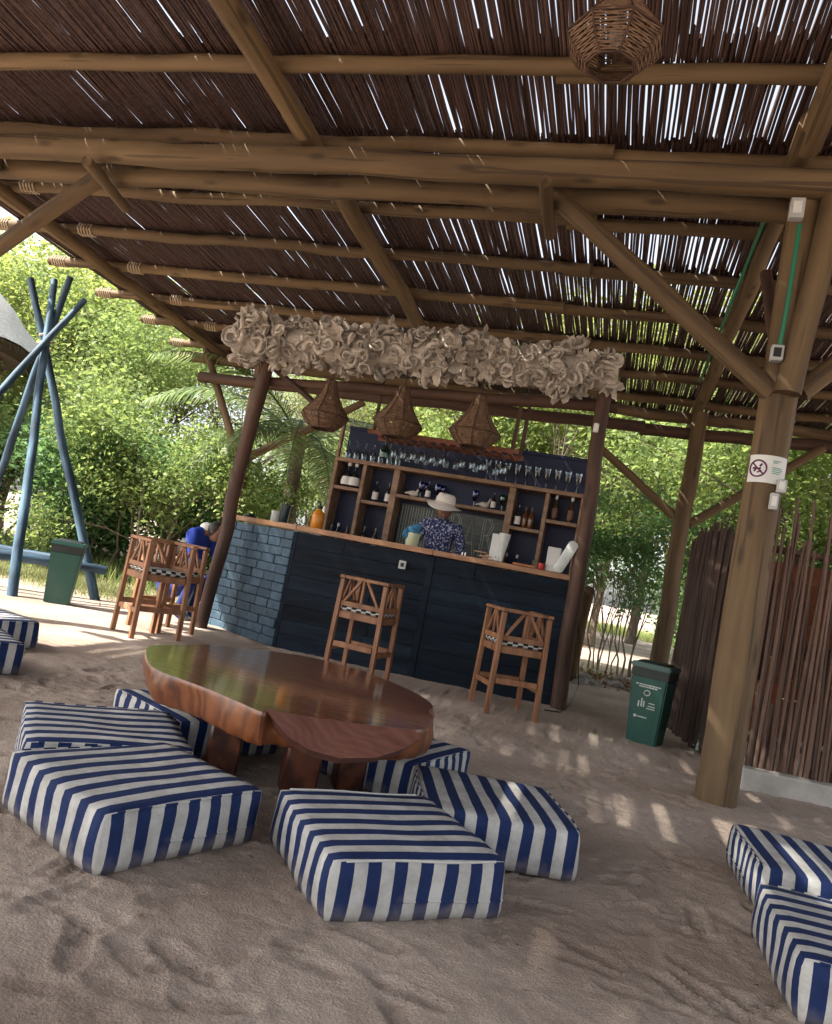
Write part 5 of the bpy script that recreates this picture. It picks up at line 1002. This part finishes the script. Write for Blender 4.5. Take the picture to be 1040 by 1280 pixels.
def tree_proto(name, h, blobs, n, size, m, seed, trunk_r=.07, stems=1, asp=.5, cs=.16, clump=14):
    t = bpy.data.objects.new(name, None); COL.objects.link(t); t.empty_display_size = .1; q = random.Random(seed); mb = MB()
    for s_ in range(stems):
        a = q.uniform(0, 6.28); o_ = Vector((math.cos(a), math.sin(a), 0))*(.18 if stems > 1 else 0); tip = Vector((q.uniform(-.3, .3), q.uniform(-.3, .3), h*.62))+o_*2.2
        pts = [o_.lerp(tip, k/6)+Vector((q.gauss(0, .04), q.gauss(0, .04), 0))*(k > 0) for k in range(7)]; pts[0].z = -.15; mb.tube(pts, [trunk_r*(1-.11*k)*(1.25 if k == 0 else 1) for k in range(7)], 8)
        for b_ in blobs:
            if stems > 1 and q.random() < .5: continue
            k = q.randrange(2, 6); st_ = pts[k]; en = Vector(b_[:3])+Vector((q.gauss(0, .2), q.gauss(0, .2), q.uniform(0, .3)))*b_[3]; md = st_.lerp(en, .5)+Vector((q.gauss(0, .1), q.gauss(0, .1), .1)); rr = trunk_r*(.55-.06*k); mb.tube([st_, md, en], [rr, rr*.6, rr*.2], 6)
            for _ in range(3):
                e2 = Vector(b_[:3])+Vector((q.gauss(0, .6), q.gauss(0, .6), q.gauss(0, .5)))*b_[3]; mb.tube([md, md.lerp(e2, .5)+Vector((0, 0, .08)), e2], [rr*.5, rr*.3, rr*.1], 5)
    mb.build('trunk', M_BARK, t)
    P_, tn = crown_pts(blobs, n, seed, clump, cs); V_, F_, k = leaves(P_, size, seed, asp=asp); link('crown', leaf_mesh('crown', V_, F_, k, m, seed, tn), t)
    return t
def rb(seed, k, sp, z0, z1, r0_, r1_, flat=.8): q = random.Random(seed); return [(q.gauss(0, sp), q.gauss(0, sp), q.uniform(z0, z1), q.uniform(r0_, r1_), flat) for _ in range(k)]
PRO = {'bush': tree_proto('leafy_shrub', 2.4, rb(1, 9, .6, .5, 2.2, .5, .8), 13000, .085, M_LEAF[1], 11, .03, 4, .6, .13), 'bush2': tree_proto('leafy_shrub', 2.8, rb(2, 10, .7, .7, 2.9, .45, .8), 13000, .08, M_LEAF[0], 12, .03, 4, .55, .14),
       'tree': tree_proto('broadleaf_tree', 6, rb(3, 13, 1.3, 2.6, 6.2, .8, 1.3, .7), 18000, .125, M_LEAF[0], 13, .11, 1, .5, .22), 'tree2': tree_proto('broadleaf_tree', 7, rb(4, 14, 1.5, 2.4, 7.2, .8, 1.4, .7), 18000, .13, M_LEAF[2], 14, .12, 2, .45, .24),
       'thin': tree_proto('thorn_tree', 6.5, rb(5, 10, 1.6, 3.2, 6.6, .8, 1.2, .55), 9000, .11, M_LEAF[4], 15, .08, 2, .35, .25), 'sap': tree_proto('sapling', 2.6, rb(6, 7, .42, 1.1, 2.8, .22, .42), 1500, .08, M_LEAF[1], 16, .017, 2, .55, .1, 8)}
used = set()
def plant(kind, x, y_, s, rz, label, cat, group):
    o = PRO[kind] if kind not in used else dup(PRO[kind]); used.add(kind); o.location = (x, y_, gz(x, y_)-.02); o.rotation_euler = (0, 0, rz); o.scale = (s, s, s*random.uniform(.92, 1.08)); return tag(o, label, cat, group)
def at(px, Yp): return ony(px, 600, Yp).x
for px, Yp, s, k in ((95, 11.2, 1.0, 'bush'), (150, 10.9, .95, 'bush'), (205, 10.6, .95, 'bush2'), (10, 12.2, 1.0, 'bush2'), (-60, 12, 1.0, 'bush'), (250, 11.8, .9, 'bush'), (60, 13.2, 1.25, 'bush2'), (180, 12.9, 1.2, 'bush2')):
    plant(k, at(px, Yp), Yp, s, random.uniform(0, 6), 'dark green leafy shrub in the hedge behind the blue tipi poles' if k == 'bush' else 'bright green loose shrub in the hedge behind the blue tipi poles', 'shrub', 'hedge shrubs behind the tipi')
for px, Yp, s, k in ((345, 14.6, .85, 'bush'), (300, 15, .95, 'bush2')):
    plant(k, at(px, Yp), Yp, s, random.uniform(0, 6), 'dark green shrub beyond the brick side of the bar' if k == 'bush' else 'bright green shrub beyond the brick side of the bar', 'shrub', 'shrubs beyond the bar')
for px, Yp, s, k in ((20, 16, 1.0, 'tree2'), (95, 15.5, .9, 'tree'), (-70, 15, 1.0, 'tree'), (170, 17.5, 1.0, 'tree2'), (235, 19, 1.0, 'thin'), (310, 20, 1.05, 'thin'), (-20, 21, 1.3, 'tree2'), (400, 26, 1.1, 'tree')):
    plant(k, at(px, Yp), Yp, s, random.uniform(0, 6), {'tree': 'green broadleaf tree rising behind the hedge on the tipi side', 'tree2': 'yellow-green broadleaf tree rising behind the hedge on the tipi side', 'thin': 'thin pale thorny tree with open branches near the palm'}[k], 'tree', 'trees behind the tipi hedge')
for px, Yp, s, k in ((470, 20, 1.0, 'thin'), (540, 19, 1.0, 'tree'), (620, 18, .95, 'tree2'), (690, 17, .9, 'thin'), (580, 26, 1.3, 'tree'), (480, 28, 1.3, 'tree2')):
    plant(k, at(px, Yp), Yp, s, random.uniform(0, 6), {'tree': 'green broadleaf tree seen over the shelf behind the bar', 'tree2': 'yellow-green broadleaf tree seen over the shelf behind the bar', 'thin': 'thin pale thorny tree seen over the shelf behind the bar'}[k], 'tree', 'trees behind the bar')
for px, Yp, s, k in ((770, 18.5, 1.0, 'tree'), (850, 19, 1.1, 'tree2'), (930, 15.5, .95, 'tree'), (1010, 16, 1.0, 'tree2'), (1090, 14, 1.0, 'tree'), (740, 23, 1.3, 'tree2'), (820, 24, 1.3, 'tree'), (920, 24, 1.35, 'tree2'), (1020, 25, 1.4, 'tree')):
    plant(k, at(px, Yp), Yp, s, random.uniform(0, 6), {'tree': 'green broadleaf tree beyond the stick screen and rear post', 'tree2': 'yellow-green broadleaf tree beyond the stick screen and rear post'}[k], 'tree', 'trees beyond the stick screen')
for px, Yp, s, k in ((905, 15.2, 1.0, 'bush'), (975, 14.8, 1.1, 'bush2'), (1040, 14.6, 1.1, 'bush'), (1110, 14.4, 1.1, 'bush2')):
    plant(k, at(px, Yp), Yp, s, random.uniform(0, 6), 'dark green shrub beyond the stick screen' if k == 'bush' else 'bright green shrub beyond the stick screen', 'shrub', 'shrubs beyond the stick screen')
for px, py, s in ((745, 838, 1.0), (752, 842, .85), (776, 846, .95), (790, 848, 1.05), (735, 835, .8)):
    p_ = onz(px, py); plant('sap', p_.x, p_.y, s, random.uniform(0, 6), 'slender dark stemmed sapling by the stony edge behind the bar end', 'sapling', 'saplings at the stony edge')
# palm
PM = thing('palm_tree', 'young coconut palm with arching feathery fronds behind the bar side', 'palm', (at(372, 12.6), 12.6, 0))
tb = Vector((at(372, 12.6), 12.6, 0)); tpz = tb+Vector((-.1, 0, 2.9)); log('trunk', tb+Vector((0, 0, -.1)), tpz, .16, .11, M_BARK, PM, 12, .03)
for k in range(17):
    a = 2*math.pi*k/17+random.uniform(-.15, .15); el = random.uniform(.15, 1.25) if k % 3 else random.uniform(-.15, .4); L_ = random.uniform(2.6, 3.5); pts = []; dv = Vector((math.cos(a)*math.cos(el), math.sin(a)*math.cos(el), math.sin(el))); p_ = tpz.copy(); sidev = Vector((-math.sin(a), math.cos(a), 0))
    for j in range(15): pts.append(p_.copy()); p_ = p_+dv*L_/14; dv = (dv+Vector((0, 0, -.115))).normalized()
    mb = MB(); mb.tube(pts, [.022*(1-.06*j) for j in range(15)], 6); rc = mb.build('frond', M_LEAF[3], PM)
    Vs, ts = [], []
    for j in range(12*5):
        t_ = 1.5+j/60*12.3; i = min(int(t_), 13); b_ = pts[i].lerp(pts[i+1], t_-i); ax = (pts[min(i+1, 14)]-pts[i]).normalized(); ll = .62*math.sin(math.pi*min(1, (t_/14)*.85+.15))+.12
        for s_ in (-1, 1):
            d_ = (sidev*s_+ax*.75+Vector((0, 0, random.uniform(-.5, -.1)))).normalized(); w_ = ax*.017; e = b_+d_*ll*random.uniform(.85, 1.05); mid_ = b_.lerp(e, .5)+Vector((0, 0, .03)); e = e+Vector((0, 0, -.08)); Vs += [b_-w_, b_+w_, mid_+w_, mid_-w_, e]; ts.append(random.random())
    n = len(ts); i = np.arange(n)*5; F_ = np.concatenate([np.stack([i, i+1, i+2], 1), np.stack([i, i+2, i+3], 1), np.stack([i+3, i+2, i+4], 1)]); link('leaflets', leaf_mesh('leaflets', np.array(Vs), F_, n, M_LEAF[3], k, np.array(ts)), rc).matrix_parent_inverse = PINV[PM.name] if False else Matrix.Identity(4)
for ch in PM.children:
    for g_ch in ch.children: g_ch.matrix_parent_inverse = (PINV[PM.name]).inverted() @ Matrix.Identity(4) @ Matrix.Identity(4) if False else Matrix.Identity(4)
# grass, litter, stones
q = np.random.default_rng(5)
def grass(name, centre, spread, n, hgt, m, label):
    xy = np.array(centre)+q.normal(size=(n, 2))*np.array(spread); P_ = np.c_[xy, [gz(a, b_) for a, b_ in xy]]; d_ = q.normal(size=(n, 3))*.35; d_[:, 2] = 1; L_ = hgt*q.uniform(.4, 1.1, n)[:, None]; s_ = q.normal(size=(n, 3)); s_[:, 2] = 0; s_ *= .006/np.linalg.norm(s_, axis=1)[:, None]
    V_ = np.stack([P_-s_, P_+s_, P_+d_*L_], 1).reshape(-1, 3); i = np.arange(n)*3; o = link(name, leaf_mesh(name, V_, np.stack([i, i+1, i+2], 1), n, m, 3)); tag(o, label, 'grass', None, 'stuff')
a_ = onz(60, 728); grass('grass', (a_.x-.2, a_.y+.4), (.9, .45), 9000, .10, M_LEAF[4], 'thin green grass on the sand under the tipi frame')
a_ = onz(775, 790); grass('grass', (a_.x, a_.y), (2.2, 1.6), 9000, .35, M_LEAF[2], 'bright tufts of tall grass beyond the stony edge')
xs_ = at(150, 12); grass('undergrowth', (xs_, 11.6), (3.2, .9), 16000, .35, M_LEAF[0], 'low green undergrowth along the foot of the hedge')
n = 5200; c_ = np.array([onz(760, 852).x, onz(760, 852).y]); xy = np.concatenate([c_+q.normal(size=(n//2, 2))*[1.3, .45], np.array([xs_, 11.2])+q.normal(size=(n//2, 2))*[3.2, .8]])
V_, F_, k_ = leaves(np.c_[xy, [gz(a, b_)+.02 for a, b_ in xy]], .075, 9, up=1.2, asp=.5, droop=0); V_[:, 2] = np.maximum(V_[:, 2], .0); m_dry = m_leaf('leaf_dry', (.10, .055, .03), (.24, .15, .085), .2)
o = link('leaf_litter', leaf_mesh('leaf_litter', V_, F_, k_, m_dry, 2)); tag(o, 'brown dry leaf litter along the stony edge and hedge foot', 'leaves', None, 'stuff')
def stone_mesh(i):
    qq = random.Random(i); mb = MB(); mb.ball((0, 0, .3), (1, .75, .6), 9, 6); mb.v = [(x*(1+qq.uniform(-.15, .15)), y_*(1+qq.uniform(-.15, .15)), z*(1+qq.uniform(-.12, .12))) for x, y_, z in mb.v]; return mb.mesh('edge_stone', M_STONE)
SMS = [stone_mesh(i) for i in range(4)]
for k in range(26):
    p_ = onz(716+5.2*k*.75+random.uniform(-3, 3), 850+.32*k*.75+random.uniform(-5, 6)); put('edge_stone', SMS[k % 4], (p_.x, p_.y, gz(p_.x, p_.y)-.02), 'grey rough stone in the row edging the sand behind the bar end', 'stone', 'stones edging the sand', random.uniform(.05, .13))

n = 420; xy = np.c_[q.uniform(-4.2, 2.2, n), 1.5+q.random(n)**1.2*6]     # scraps of leaf and twig trodden into the sand
V_, F_, k_ = leaves(np.c_[xy, [gz(a, b_)+.004 for a, b_ in xy]], .022, 21, up=2.5, asp=.4, droop=0); V_[:, 2] = np.repeat([gz(a, b_)+.005 for a, b_ in xy], 4)+q.uniform(0, .004, len(V_))
o = link('leaf_scraps', leaf_mesh('leaf_scraps', V_, F_, k_, m_dry, 4)); tag(o, 'tiny brown leaf scraps scattered over the trodden sand', 'leaves', None, 'stuff')
